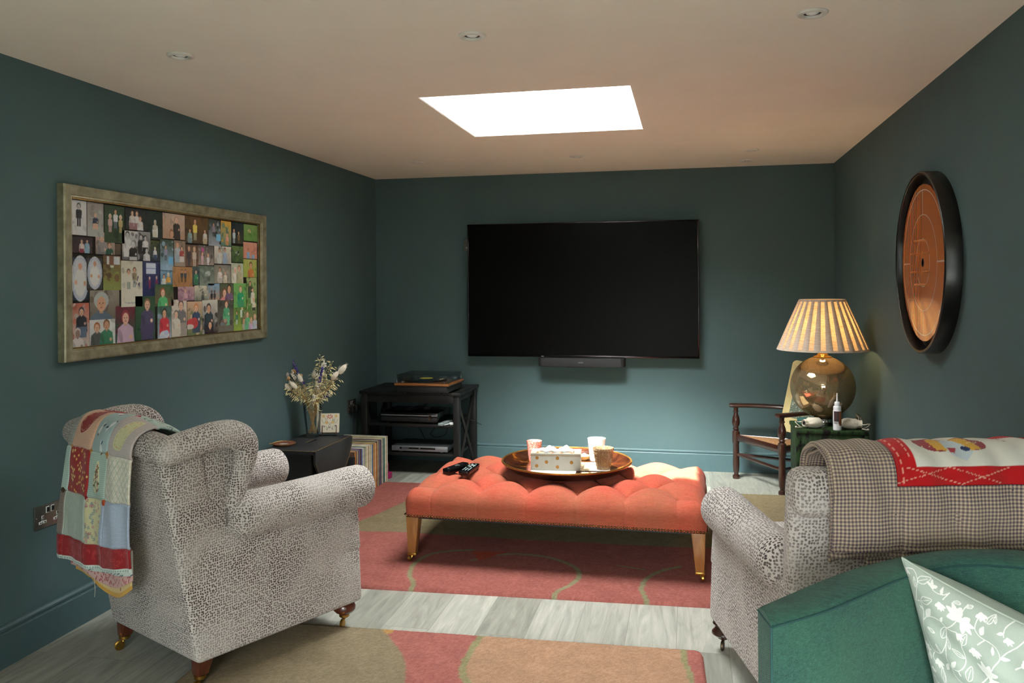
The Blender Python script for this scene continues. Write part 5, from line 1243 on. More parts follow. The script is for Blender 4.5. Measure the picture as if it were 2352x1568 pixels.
b=MB(); 
for (p,q) in (((-TX,-TY,.42),(TX,-TY,.42)),((TX,-TY,.42),(TX,TY,.42))): b.capsule(p,q,.0013,.0013,6,k=2)
b.build('worn_edge',GE,t)
MB().capsule((-hw_-.001,-.02,.4205),(-hw_-.001,.09,.4205),.0012,.0012,6,k=2).build('worn_slot_edge',GE,t)
def leafp(): return [(-TY,.0),(TY,.0),(TY,-.04),(TY-.03,-.10),(TY-.08,-.165),(TY-.13,-.195),(-TY+.13,-.195),(-TY+.08,-.165),(-TY+.03,-.10),(-TY,-.06)]
for s in (-1,1):
    Mx=Matrix.Translation((s*(TX+.001),0,.416))@Matrix.Rotation(s*math.radians(3),4,'Y')@Matrix(((0,0,1,0),(1,0,0,0),(0,1,0,0),(0,0,0,1)))
    o=MB().prism(spline(leafp(),4,True) if False else leafp(),-.007,.007,Mx,bev=.001).build('drop_leaf',MT,t)
    P_=[Mx@Vector((a,c,.0075)) for a,c in leafp()[2:]]
    MB().tube([tuple(p) for p in P_],.001,5).build('worn_leaf_edge',GE,t)
for sy in (-1,1):
    Mx=Matrix.Translation((0,sy*.20,0))@Matrix(((1,0,0,0),(0,0,1,0),(0,1,0,0),(0,0,0,1)))
    MB().prism([(-.128,0),(-.07,0),(-.05,.05),(-.02,.085),(.02,.085),(.05,.05),(.07,0),(.128,0),(.112,.40),(-.112,.40)],-.010,.010,Mx).build('end_panel',MT,t)
MB().box((0,0,.26),(.20,.38,.018),.001).build('shelf',MT,t)
for s in (-1,1): MB().box((s*.105,0,.355),(.016,.38,.08),.001).build('side_apron',MT,t)

# coaster with a white bird and little bits
t=thing('dish','small round woven dish with a red and white picture on the black table','dish',(-2.263,4.325,.4205))
MB().lathe([(.001,.002),(.060,.002),(.063,.006),(.066,.012),(.063,.014),(.058,.008),(.001,.006)],40).build('rim_dish',simple('cane_weave','7d5433',.7,var=.3,nscale=90,bmp=.5,bscale=150),t)
cv=Cv(.11,.11,.0012,'6e2a1e'); 
for _ in range(120): cv.ell(rr.random()*.11,rr.random()*.11,.0018,.0018,'b98a6a')
cv.ell(.055,.05,.022,.012,'e6e2d8',.3); cv.ell(.07,.06,.010,.007,'dcdcd8',-.4); cv.ell(.04,.06,.012,.005,'c9ccd0',.8)
X,Y=np.meshgrid(cv.x-.055,cv.y-.055); k=np.maximum(1,np.hypot(X,Y)/.055); P=np.stack([X/k,Y/k,np.full_like(X,.0085)],-1)
gridobj('picture_disc',P,painted('glazed_picture',.3,200,0,0,.3),t,cv.a)
MB().tube([(.058*math.cos(a),.058*math.sin(a),.013) for a in np.linspace(2.2,3.6,14)]+[(-.072,-.035,.010)],.003,6).build('straw_binding',simple('straw','b3925c',.8),t)

# tile on an easel
t=thing('decorative_tile','cream tile painted with a pink flower and green vines on a dark wire easel','tile',(-2.132,4.655,.4205),math.radians(14))
cv=Cv(.112,.112,.0007,'d3c9b4'); c0='d3c9b4'
def tl(p,w=.0022,c='7c8466'): cv.line(spline(p,7),w,c)
def mir(p): return [(.112-a,b) for a,b in p]
for p in ([(.010,.080),(.012,.066),(.022,.055),(.030,.066),(.030,.080),(.024,.088)],[(.038,.084),(.040,.068),(.056,.048),(.056,.048)],[(.032,.038),(.038,.030),(.045,.024),(.050,.036),(.052,.044)],[(.02,.04),(.026,.03)]): tl(p); tl(mir(p))
tl([(.056,.048),(.07,.062),(.080,.076),(.088,.074),(.086,.066)])
for k in range(7):
    a=2*PI*k/7+.3; cv.poly(spline([(.056+.004*math.cos(a),.094+.003*math.sin(a)),(.056+.016*math.cos(a-.25),.094+.011*math.sin(a-.25)),(.056+.020*math.cos(a),.094+.014*math.sin(a)),(.056+.016*math.cos(a+.25),.094+.011*math.sin(a+.25))],4,True),'b8584c')
for x,y,c in ((.018,.097,'c9a050'),(.094,.097,'c9a050'),(.038,.058,'c9984a'),(.075,.060,'d0ad68')): flower(cv,x,y,.008,c,'e0c890',7)
for x,y in ((.022,.036),(.090,.040),(.054,.030)): flower(cv,x,y,.005,'54465c','54465c',4)
for x,y in ((.040,.018),(.074,.020)): cv.ell(x,y,.003,.004,'6a6e6a')
cv.grain(.04)
X,Y=np.meshgrid(cv.x-.056,cv.y-.056); T_=Matrix.Translation((0,-.002,.076))@Matrix.Rotation(math.radians(-9),4,'X')
MB().box((0,0,0),(.116,.008,.116),.004,3,M=T_).build('tile_body',simple('cream_glaze_edge','c9bda4',.35),t)
P=np.stack([X,np.full_like(X,-.0043),Y],-1); P=xf(T_,P.reshape(-1,3)).reshape(P.shape); gridobj('tile_face',P,painted('glazed_tile',.3,150,.08,0,.3),t,cv.a)
bm_=simple('bronze_wire','4a2416',.35,.7)
b=MB()
for s in (-1,1):
    x=s*.042
    b.tube(spline([(x,-.020,.065),(x,-.022,.03),(x,-.024,.018),(x,-.030,.008),(x,-.026,.0035),(x,-.018,.004),(x,-.018,.012),(x,-.01,.018),(x,.01,.018),(x*.8,.035,.008),(x*.6,.055,.003)],5),.0022,7)
b.tube([(-.042,-.018,.018),(.042,-.018,.018)],.0022,7); b.tube([(-.025,.055,.003),(0,.022,.12),(.025,.055,.003)],.002,7)
b.build('wire_easel',bm_,t)

# ================================================================ VASE AND DRIED FLOWERS
VX,VY,VZ=-2.212,4.585,.4205
t=thing('glass_vase','tall clear glass vase holding dried flowers on the black table','vase',(VX,VY,VZ))
MB().lathe([(.001,.0),(.034,.0),(.037,.003),(.040,.05),(.048,.12),(.055,.205),(.0535,.2055),(.0465,.12),(.038,.05),(.033,.022),(.001,.018)],48).build('glass_body',M['vase'],t,angle=50)
st=simple('dried_stem','c79c62',.8,var=.2,nscale=40); s2=simple('pale_straw','d8b984',.8,var=.15,nscale=40)
mb_={'tail':simple('bunny_tail_cream','efe4cf',.95,var=.08,nscale=150,bmp=.9,bscale=700,sheen=.5),'lav':simple('purple_lavender','4a3c8c',.8,var=.3,nscale=200),'white':simple('white_statice','ece6da',.9,var=.1,nscale=200),
 'bill':simple('tan_globe_flower','b48f62',.9,var=.2,nscale=260,bmp=.8,bscale=400),'oat':simple('golden_oat_husk','e8cf9c',.8,var=.25,nscale=90),'grey':simple('grey_seed_head','a39c92',.9,var=.1,nscale=200)}
fr_=random.Random(21)
LB={'tail':('cream bunny tail grass head on a thin stem in the glass vase','bunny tail grass'),'lav':('purple lavender spike in the glass vase','lavender'),'white':('white flowering spray in the glass vase','dried flower'),
 'bill':('round tan seed head on a stem in the glass vase','dried flower'),'oat':('golden spray of dried oats in the glass vase','dried oats'),'grey':('round pale grey seed head in the glass vase','dried flower')}
def stem(kind,tx,tz,ty=0,size=1.0,curve=.0):
    tx*=1.08; size*=1.28
    """tx,tz: offset of the flower head from the vase foot"""
    t=thing('dried_'+{'tail':'bunny_tail','lav':'lavender','white':'statice','bill':'seed_head','oat':'oats','grey':'seed_head'}[kind],LB[kind][0],LB[kind][1],(VX,VY,VZ),group='dried flowers in the glass vase')
    a0=math.atan2(ty,tx)+PI; r0=fr_.uniform(.008,.026); a0+=fr_.uniform(-.5,.5)
    b0=Vector((r0*math.cos(a0),r0*math.sin(a0),.024)); n=max(.001,math.hypot(tx,ty)); k=fr_.uniform(.018,.040)
    b1=Vector((tx/n*k,ty/n*k,.20)); b2=Vector((tx*.55+fr_.uniform(-.006,.006),ty*.55,.20+(tz-.20)*.52)); b3=Vector((tx,ty,tz))
    pts=spline([b0,b1,b2,b3],7); MB().tube(pts,[.0017]*(len(pts)//2)+[.0011]*(len(pts)-len(pts)//2),6).build('stem',st if kind in ('oat','white') else s2,t)
    d=(b3-b2).normalized(); Q=d.to_track_quat('Z','Y').to_matrix().to_4x4(); MM=Matrix.Translation(b3)@Q; b=MB()
    if kind=='tail':
        b.lathe([(.001,-.014*size),(.007*size,-.011*size),(.0105*size,-.002),(.0095*size,.012*size),(.006*size,.022*size),(.001,.028*size)],16,M=MM)
        for _ in range(46):
            a=fr_.random()*2*PI; h=fr_.uniform(-.010,.024)*size; r=.0085*size*(1-max(0,h/.03/size)); p=MM@Vector((r*math.cos(a),r*math.sin(a),h)); q=MM@Vector((r*1.9*math.cos(a),r*1.9*math.sin(a),h+.012*size)); b.tube([p,q],[.0005,.0002],3)
    elif kind in ('lav','white'):
        n_=90 if kind=='lav' else 70; L=(.075 if kind=='lav' else .13)*size; R=.009 if kind=='lav' else .014*size
        for i in range(n_):
            h=-L*.75+L*fr_.random(); a=fr_.random()*2*PI; r=R*(1-.5*(h+L*.75)/L)*fr_.uniform(.4,1); s=.0042 if kind=='lav' else .0052
            p=MM@Vector((r*math.cos(a),r*math.sin(a),h)); b.ell(p,(s*fr_.uniform(.6,1.1),s*fr_.uniform(.6,1.1),s*fr_.uniform(.7,1.3)),6,4,R=Matrix.Rotation(fr_.random()*3,4,'X'))
    elif kind in ('bill','grey'): b.ell(b3,(.0125*size,.0125*size,.0115*size),16,10)
    else:
        L=.12*size
        for i in range(26):
            h=-L+L*1.1*i/26; a=fr_.random()*2*PI; o=fr_.uniform(.010,.028)*size; base=MM@Vector((0,0,h)); tip=MM@Vector((o*math.cos(a),o*math.sin(a),h+fr_.uniform(.0,.016)))
            b.tube([base,tip],[.0005,.0004],3); dd=(tip-base).normalized(); dd=(dd+Vector((0,0,-.5))).normalized(); Q2=dd.to_track_quat('Z','Y').to_matrix().to_4x4()
            b.lathe([(.0004,-.003),(.0030,.002),(.0026,.009),(.0012,.016),(.0002,.022)],6,M=Matrix.Translation(tip)@Q2)
    b.build('flower_head' if kind!='oat' else 'seed_spray',mb_[kind],t)
# placed from left to right as the bunch fans out
LST=[('tail',-.205,.395,.02,1.15),('tail',-.165,.375,-.02,1.3),('lav',-.20,.465,.03,1.5),('lav',-.185,.445,.0,1),('lav',-.155,.49,.04,1.4),('lav',-.21,.455,-.01,1.3),('lav',-.245,.355,.0,1.5),('lav',-.225,.31,-.02,.9),('lav',-.095,.385,.02,1.2),('lav',.07,.40,-.03,1.1),('lav',.085,.255,.05,.5),
('white',-.16,.43,.01,.8),('white',.065,.415,.0,1.25),('white',.04,.34,-.02,1.1),('bill',-.125,.39,.03,1),('bill',-.135,.355,-.03,1),('bill',-.165,.34,-.01,1),('bill',-.08,.365,.02,.85),('grey',-.145,.375,-.035,1.35),
('oat',-.17,.33,.03,1),('oat',-.15,.31,-.05,1.1),('oat',-.13,.29,-.02,1.1),('oat',-.19,.35,.0,1),('oat',-.10,.32,.03,1),('oat',-.10,.29,-.06,1),('tail',-.12,.30,-.05,1.2),('tail',-.15,.33,-.06,1),('tail',-.085,.31,-.05,1.1),('tail',-.07,.345,.0,1),
('tail',.01,.37,.0,.9),('oat',.015,.36,.03,1),('oat',.04,.37,-.04,1),('oat',.075,.35,.03,1.1),('oat',.11,.44,.02,1.2),('oat',.10,.42,-.02,1.2),('oat',.12,.33,.0,1.2),('oat',.125,.31,-.05,1.1),('oat',.10,.30,.05,1.1),('oat',.135,.35,.03,1),('tail',.165,.40,.02,1.35),('tail',.13,.365,.0,1.2),('oat',-.02,.30,.03,.9),('oat',.03,.29,-.04,1),('oat',.0,.27,.0,.9),('white',.02,.24,-.03,.7),('oat',.06,.28,.0,1),('oat',-.06,.26,-.03,1),('oat',.05,.47,.0,.5)]
for (k,x,z,y,s) in LST: stem(k,x,z,y,s)
# bare stems coil at the foot
t=thing('raffia_tie','thin pale raffia ring coiled round the stems inside the vase foot','raffia',(VX,VY,VZ))
MB().tube([(.031*math.cos(a),.031*math.sin(a),.030+.004*math.sin(a*1.3)+.001*a) for a in np.linspace(0,14,70)],.0012,5).build('raffia_loop',s2,t)

# ================================================================ CORNER CHAIR, BOARD
t=thing('corner_chair','dark turned wood corner chair with a woven rush seat by the back wall','chair',(.314,5.802,0))
A_=Vector((0,0,0)); B_=Vector((.257,-.403,0)); C_=Vector((.50,-.16,0)); SZ=.30; AZ=.497
def turned(x,y,par,top):
    pr=[(.001,0),(.019,0),(.021,.012),(.019,.022),(.013,.028),(.012,.034),(.017,.055),(.0185,.10),(.017,.16),(.016,.235),(.0185,.243),(.021,.25),(.021,.318),(.017,.324),(.012,.330),(.018,.338),(.012,.347),(.019,.362),(.0225,.385),(.019,.415),(.012,.440),(.011,.448),(.017,.456),(.012,.463),(.013,top-.012),(.001,top-.012)]; pr=[(r_*1.22 if r_>.002 else r_,z_) for r_,z_ in pr]
    return MB().lathe(pr,24,M=Matrix.Translation((x,y,0))).build('leg',M['dark_turned'],par)
for q in (A_,B_,C_): turned(q.x,q.y,t,AZ)
def rail(p,q,r,nm,m='dark_turned',fl=None): return MB().capsule(p,q,r,r,12,flat=fl).build(nm,M[m],t)
up_=lambda v,z:(v.x,v.y,z)
for p,q in ((A_,B_),(B_,C_),(C_,A_)):
    rail(up_(p,SZ-.02),up_(q,SZ-.02),.018,'seat_rail',fl=(.7,1.3)); rail(up_(p,.165 if p==A_ else .155),up_(q,.165 if q==A_ else .155),.0105,'stretcher')
# rush seat: ridged triangle rising a little to the middle
n=60; P=[];
ctr=(A_+B_+C_)/3
U,V=np.meshgrid(np.linspace(0,1,n),np.linspace(0,1,n)); a=(1-U); bb=U*(1-V); c_=U*V
X=a*A_.x+bb*B_.x+c_*C_.x; Y=a*A_.y+bb*B_.y+c_*C_.y; mn=np.minimum(np.minimum(a,bb),c_)*3
Z=SZ-.005+.012*np.sin(np.clip(mn,0,1)*PI/2)-.006*mn
grid=np.stack([X,Y,Z+.0016*np.sin(mn*95)],-1)
m,nt,bs=nodes('rush_weave'); v=coords(nt); f=noise(nt,v,140,4,.7); nt.links.new(ramp(nt,f,[(.3,lin('6a4428')),(.7,lin('a67c50'))]),bs.inputs['Base Color']); bs.inputs['Roughness'].default_value=.8; bump(nt,bs,f,.5,.002)
gridobj('rush_seat',grid,m,t,solid=.02,offset=-1)
# arms bow round to the back post
MB().tube(spline([(-.045,.0,AZ),(.0,.0,AZ),(.12,.005,AZ),(.28,-.02,AZ-.002),(.41,-.08,AZ-.004),(.50,-.16,AZ-.004)],8),[.012]+[.018]*3+[.019]*37,14,flat=(1.3,.8)).build('arm_rail',M['dark_turned'],t)
MB().tube(spline([(.225,-.425,AZ),(.257,-.403,AZ),(.34,-.35,AZ),(.42,-.29,AZ),(.47,-.23,AZ),(.50,-.16,AZ-.004)],8),[.012]+[.018]*3+[.019]*37,14,flat=(1.3,.8)).build('arm_rail',M['dark_turned'],t)
# the propped board
t=thing('bordered_board','cream bordered board with a speckled green panel propped on the corner chair seat','board',(.722,5.62,.338),rot=(math.radians(-8),math.radians(12),math.radians(-4)))
Wb,Hb=.30,.47
rc_=.03
MB().prism([(cx_+rc_*math.cos(a_),cz_+rc_*math.sin(a_)) for cx_,cz_,a0_ in ((Wb/2-rc_,rc_,-PI/2),(Wb/2-rc_,Hb-rc_,0),(-Wb/2+rc_,Hb-rc_,PI/2),(-Wb/2+rc_,rc_,PI)) for a_ in np.linspace(a0_,a0_+PI/2,7)],-.006,.006,Matrix(((1,0,0,0),(0,0,1,0),(0,1,0,0),(0,0,0,1)))).build('border',simple('yellowed_cream_paint','cfc08a',.55,var=.08,nscale=9),t)
cv=Cv(Wb-.08,Hb*.72,.0016,'6e7c72'); r5=random.Random(4)
for _ in range(1700): cv.ell(r5.random()*cv.w,r5.random()*cv.h,r5.uniform(.001,.004),r5.uniform(.001,.003),r5.choice(['c2c4b0','9aa596','3f5249','d4d2bd','566a5e','7c8a7c']),r5.random()*3)
X,Y=np.meshgrid(cv.x-cv.w/2,cv.y+Hb*.20); gridobj('speckled_panel',np.stack([X,np.full_like(X,-.0065),Y],-1),painted('speckled_paper',.6,200,.1),t,cv.a)
MB().box((0,-.008,.072),(.26,.004,.012),.001).build('ledge_strip',bpy.data.materials['yellowed_cream_paint'],t)

# ================================================================ TRUNK, LAMP, SMALL THINGS
TZ=.55
t=thing('green_trunk','chipped dark green painted wooden trunk under the glass lamp','trunk',(.737,4.728,0))
m,nt,bs=nodes('chipped_green_paint'); v=coords(nt)
g=noise(nt,coords(nt,'Object',(1,1,.45)),26,5,.6,.4); st2=noise(nt,coords(nt,'Object',(14,14,.8)),6,4,.6)
c=ramp(nt,st2,[(.3,lin('1c2c17')),(.6,lin('2b4022')),(.8,lin('38502a'))]); c=mixc(nt,ramp(nt,g,[(.54,(0,0,0)),(.57,(1,1,1))]),c,lin('120f0c')); c=mixc(nt,ramp(nt,noise(nt,coords(nt,'Object',(3,3,1)),40,3,.7),[(.70,(0,0,0)),(.73,(1,1,1))]),c,lin('6a4a26'))
nt.links.new(c,bs.inputs['Base Color']); bs.inputs['Roughness'].default_value=.55; bs.inputs['Specular IOR Level'].default_value=.18; bump(nt,bs,g,.2,.002)
MB().box((0,0,.265),(.350,.298,.53),.006,2).build('trunk_body',m,t)
MB().box((0,0,TZ-.011),(.362,.312,.022),.005,2).build('trunk_lid',m,t)
for sx in (-1,1): MB().box((sx*.171,-.150,.27),(.022,.006,.53),.001).build('corner_strap',m,t)
# lamp
LX,LY=.722,4.785
t=thing('table_lamp','big mercury glass globe table lamp with a pleated linen shade, switched on','lamp',(LX,LY,TZ))
MB().lathe([(.001,0),(.054,0),(.056,.003),(.056,.012),(.052,.016),(.049,.030),(.050,.036),(.046,.042),(.040,.050),(.034,.055),(.001,.055)],48).build('silver_foot',M['chrome'],t)
def mercury():
    m=bpy.data.materials.new('mercury_glass'); m.use_nodes=True; nt=m.node_tree; nt.nodes.clear(); o=nt.nodes.new('ShaderNodeOutputMaterial')
    g=nt.nodes.new('ShaderNodeBsdfGlossy'); tr=nt.nodes.new('ShaderNodeBsdfTransparent'); df=nt.nodes.new('ShaderNodeBsdfDiffuse'); mx=nt.nodes.new('ShaderNodeMixShader'); m2=nt.nodes.new('ShaderNodeMixShader')
    v=coords(nt); f=noise(nt,v,520,2,.6); k=ramp(nt,f,[(.48,(0,0,0)),(.60,(1,1,1))])
    g.inputs['Roughness'].default_value=.035; nt.links.new(mixc(nt,k,lin('dccfbd'),lin('b59a6a')),g.inputs[0]); tr.inputs[0].default_value=(*lin('d8c49c'),1); df.inputs[0].default_value=(*lin('b9a27a'),1)
    fz=nt.nodes.new('ShaderNodeFresnel'); fz.inputs[0].default_value=1.9
    fac=mth(nt,'ADD',mth(nt,'MULTIPLY',fz.outputs[0],.6),.42)
    nt.links.new(fac,mx.inputs[0]); nt.links.new(tr.outputs[0],mx.inputs[1]); nt.links.new(g.outputs[0],mx.inputs[2])
    nt.links.new(mth(nt,'MULTIPLY_ADD',k,.22,.10),m2.inputs[0]); nt.links.new(mx.outputs[0],m2.inputs[1]); nt.links.new(df.outputs[0],m2.inputs[2]); nt.links.new(m2.outputs[0],o.inputs[0]); return m
GR=.170; gz=.205
pr=[(.034,.050)]+[(GR*math.sin(a),gz-GR*math.cos(a)) for a in np.linspace(.28,PI-.20,44)]
MB().lathe(pr,64,cap=False).build('glass_globe',mercury(),t,angle=80)
gold=simple('polished_brass','c79a4a',.18,1,.03)
zt=gz+GR*math.cos(.20)
MB().lathe([(.048,zt-.006),(.050,zt-.002),(.046,zt+.002),(.032,zt+.006),(.030,zt+.010),(.027,zt+.012),(.024,zt+.018),(.018,zt+.024),(.012,zt+.028),(.001,zt+.028)],36).build('brass_cap',gold,t)
MB().lathe([(.001,zt+.028),(.010,zt+.028),(.010,zt+.04),(.016,zt+.045),(.016,zt+.09),(.001,zt+.09)],20).build('bulb_holder',M['chrome'],t)
zs0,zs1=.412,.682; R0,R1=.236,.120
def linen(name,tr):
    m=bpy.data.materials.new(name); m.use_nodes=True; nt=m.node_tree; nt.nodes.clear(); o=nt.nodes.new('ShaderNodeOutputMaterial')
    d=nt.nodes.new('ShaderNodeBsdfDiffuse'); t_=nt.nodes.new('ShaderNodeBsdfTranslucent'); mx=nt.nodes.new('ShaderNodeMixShader'); mx.inputs[0].default_value=tr
    v=coords(nt,'Object',(1,1,14)); f=noise(nt,v,28,5,.7,.3)
    nt.links.new(ramp(nt,f,[(.35,lin('a89d90')),(.65,lin('c2b8ab'))]),d.inputs[0]); nt.links.new(ramp(nt,f,[(.35,lin('b98a58')),(.6,lin('f0d8ae'))]),t_.inputs[0])
    nt.links.new(d.outputs[0],mx.inputs[1]); nt.links.new(t_.outputs[0],mx.inputs[2]); nt.links.new(mx.outputs[0],o.inputs[0]); return m
LN1=linen('linen_shade',.6); LN2=linen('linen_pleat',.10)
MB().lathe([(R0,zs0),(R1,zs1)],96,cap=False).build('lamp_shade',LN1,t,angle=80)
NP=24
for k in range(NP):
    a=2*PI*k/NP; w0,w1=.60,.46; v=[];f=[]
    for (r,z,w) in ((R0+.0035,zs0,w0),(R0*.5+R1*.5+.005,(zs0+zs1)/2,.53),(R1+.003,zs1,w1)):
        for s in (-.5,-.25,0,.25,.5):
            aa=a+s*w*2*PI/NP; q=r+(.0012 if abs(s)<.4 else -.002); v.append((q*math.cos(aa),q*math.sin(aa),z))
    for i in range(2):
        for j in range(4): f.append((i*5+j,i*5+j+1,(i+1)*5+j+1,(i+1)*5+j))
    MB().add(v,f).build('pleat',LN2,t,angle=80)
for (r,z,h) in ((R0+.003,zs0-.003,.010),(R1+.003,zs1-.008,.012)):
    MB().lathe([(r-.004,z),(r+.002,z),(r+.0015-(.004 if r<.2 else .003),z+h),(r-.004-(.004 if r<.2 else .003),z+h)],80,cap=False).build('shade_trim',LN2,t)
m,nt,bs=nodes('lit_bulb'); bs.inputs['Emission Color'].default_value=(1,.66,.30,1); bs.inputs['Emission Strength'].default_value=BULB
MB().ell((0,0,zt+.125),(.030,.030,.036),20,12).build('light_bulb',m,t)
b=MB(); b.tube([(0,0,zt+.09),(.0,.0,zt+.10)],.008,8)
for k in range(3): b.tube([(0,0,zs1-.02),((R1-.004)*math.cos(2.1*k),(R1-.004)*math.sin(2.1*k),zs1-.006)],.0015,5)
b.build('shade_carrier',gold,t)
# tin, bottle, pouches
t=thing('round_tin','small round teal tin behind the left drawstring pouch on the trunk','tin',(.622,4.80,TZ))
tm=simple('teal_tin_paint','2c5a57',.4); MB().lathe([(.001,0),(.031,0),(.032,.002),(.032,.022),(.001,.022)],36).build('tin_base',tm,t); MB().lathe([(.0335,.014),(.034,.016),(.034,.026),(.032,.028),(.001,.028)],36).build('tin_lid',tm,t)
t=thing('glue_bottle','small white squeeze bottle with a pointed nozzle and brown label on the trunk','bottle',(.766,4.602,TZ),math.radians(20))
MB().lathe([(.001,0),(.0175,0),(.019,.002),(.019,.088),(.0165,.092),(.001,.092)],36).build('bottle_body',simple('white_squeeze_plastic','d9dadc',.35,var=.01),t)
MB().lathe([(.0175,.088),(.0178,.106),(.0165,.108),(.0125,.110),(.0125,.124),(.010,.128),(.0045,.130),(.0030,.160),(.0022,.167),(.001,.168)],28).build('nozzle_cap',bpy.data.materials['white_squeeze_plastic'],t)
def band(a0,a1,z0,z1,m,nm,r=.0193):
    v=[];f=[];n=14
    for i in range(n+1):
        a=a0+(a1-a0)*i/n
        for z in (z0,z1): v.append((r*math.cos(a),r*math.sin(a),z))
    for i in range(n): f.append((2*i,2*i+2,2*i+3,2*i+1))
    return MB().add(v,f).build(nm,m,t,angle=80)
band(math.radians(-170),math.radians(-95),.030,.087,simple('dark_brown_label','3a2c2c',.5),'label')
band(math.radians(-95),math.radians(-40),.022,.087,simple('rust_label','8a4e2c',.5),'label_band')
bl=simple('barcode_ink','2a2a2c',.6); wl=simple('barcode_paper','dcdcdc',.6); band(math.radians(-168),math.radians(-105),.024,.040,wl,'barcode_patch',.0195)
b=MB()
for i in range(11):
    a=math.radians(-162+i*4.7); b.box((.0197*math.cos(a),.0197*math.sin(a),.034),(.0003,.0009 if i%3 else .0005,.009),rz=a)
b.build('barcode_lines',bl,t)
t_=None
for o_ in list(bpy.data.objects):
    if o_.name=='glue_bottle': o_.scale=(1.12,1.12,1.16)
def pouch(lab,loc,rz,flip=False):
    t=thing('drawstring_pouch',lab,'pouch',loc,rz); pts=[]; 
    rad=[.004,.018,.027,.031,.031,.028,.022,.017,.019,.021,.019]; xs=[-.055,-.048,-.035,-.015,.005,.022,.034,.040,.046,.052,.056]
    v=[];f=[];seg=28
    for i,(x,r) in enumerate(zip(xs,rad)):
        for j in range(seg):
            a=2*PI*j/seg; rr_=r*(1+.10*math.sin(a*7+x*50)*(i>4)+.05*math.sin(a*3+x*90)); v.append((x,rr_*math.cos(a)*1.15,max(.0012,.028+rr_*.92*math.sin(a))))
    for i in range(len(xs)-1):
        for j in range(seg): k=(j+1)%seg; f.append((i*seg+j,i*seg+k,(i+1)*seg+k,(i+1)*seg+j))
    f.append(tuple(range(seg))); MB().add(v,f).build('pouch_body',M['cream'],t,angle=80)
    MB().lathe([(.001,0),(.010,0)],16,M=Matrix.Translation((.0545,0,.028))@Matrix.Rotation(PI/2,4,'Y')).build('pouch_mouth',M['black_satin'],t)
    MB().tube([(.040,.0195*1.15*math.cos(a),.028+.0195*math.sin(a)) for a in np.linspace(0,2*PI,24,endpoint=False)],.0022,6,closed=True).build('drawstring',M['cream'],t)
    MB().tube(spline([(.040,-.020,.035),(.060,-.034,.030),(.085,-.030,.034),(.092,-.015,.030),(.075,-.004,.012),(.055,-.012,.006),(.062,-.022,.004),(.078,-.028,.003)],6),.0022,6).build('cord_loop',M['cream'],t)
    MB().ell((.082,-.029,.005),(.006,.005,.005),10,6).build('cord_knot',M['cream'],t)
pouch('cream cotton drawstring pouch lying beside the lamp foot with its dark mouth open',(.650,4.645,TZ),math.radians(205))
pouch('cream cotton drawstring pouch lying to the far side of the glue bottle',(.842,4.650,TZ),math.radians(-8))

# ================================================================ TRAY AND ITS LOAD
TRZ=.3905
t=thing('serving_tray','large round dark wooden tray with a gold rim on the ottoman','tray',(-.607,4.135,TRZ))
m,nt,bs=nodes('burnished_tray'); v=coords(nt); g=noise(nt,v,6,4,.6,1.5)
c=ramp(nt,g,[(.40,lin('2a130b')),(.55,lin('4a2412')),(.63,lin('a8641f')),(.68,lin('5a3018'))]); nt.links.new(c,bs.inputs['Base Color']); bs.inputs['Roughness'].default_value=.2; bs.inputs['Coat Weight'].default_value=.7; bs.inputs['Metallic'].default_value=.2
MB().lathe([(.3265,.0465),(.321,.046),(.304,.030),(.282,.014),(.258,.0065),(.001,.006)],96,cap=False).build('tray_dish',m,t,angle=60)
MB().lathe([(.001,.0),(.262,.0),(.285,.007),(.308,.022),(.324,.040),(.3275,.0462)],96,cap=False).build('tray_underside',simple('dark_tray_underside','1d100a',.4,coat=.3),t,angle=60)
MB().tube([(.3255*math.cos(a),.3255*math.sin(a),.0465) for a in np.linspace(0,2*PI,96,endpoint=False)],.0048,8,closed=True).build('gold_rim',simple('antique_gold','a37638',.3,.8,.15,20),t)
z=TRZ+.0065
t=thing('paper_sheet','white folded paper under the tissue box on the tray','paper',(-.66,4.03,z),math.radians(2)); pw=simple('white_paper','e8e8e6',.6,var=.01)
MB().box((0,0,.0012),(.225,.09,.001)).build('sheet',pw,t); MB().box((.085,-.038,.003),(.05,.016,.0012),0,M=Matrix.Rotation(.05,4,'X')).build('folded_corner',pw,t)
t=thing('leaflet','glossy printed leaflet with brown and white picture lying on the tray','leaflet',(-.468,4.185,z),math.radians(7))
cv=Cv(.15,.20,.0015,'dcdedc'); cv.rect(0,0,.075,.2,'9a8264')
for _ in range(260): cv.ell(r5.random()*.075,r5.random()*.2,r5.uniform(.002,.007),r5.uniform(.001,.004),r5.choice(['6a5438','b79a70','8a7050','c9b48a','5a4a38']),r5.random()*3)
X,Y=np.meshgrid(cv.x-.075,cv.y-.1); gridobj('leaflet_sheet',np.stack([X,Y,np.full_like(X,.0016)],-1),painted('gloss_print',.25,100,0,0,.5),t,cv.a,solid=.0008)
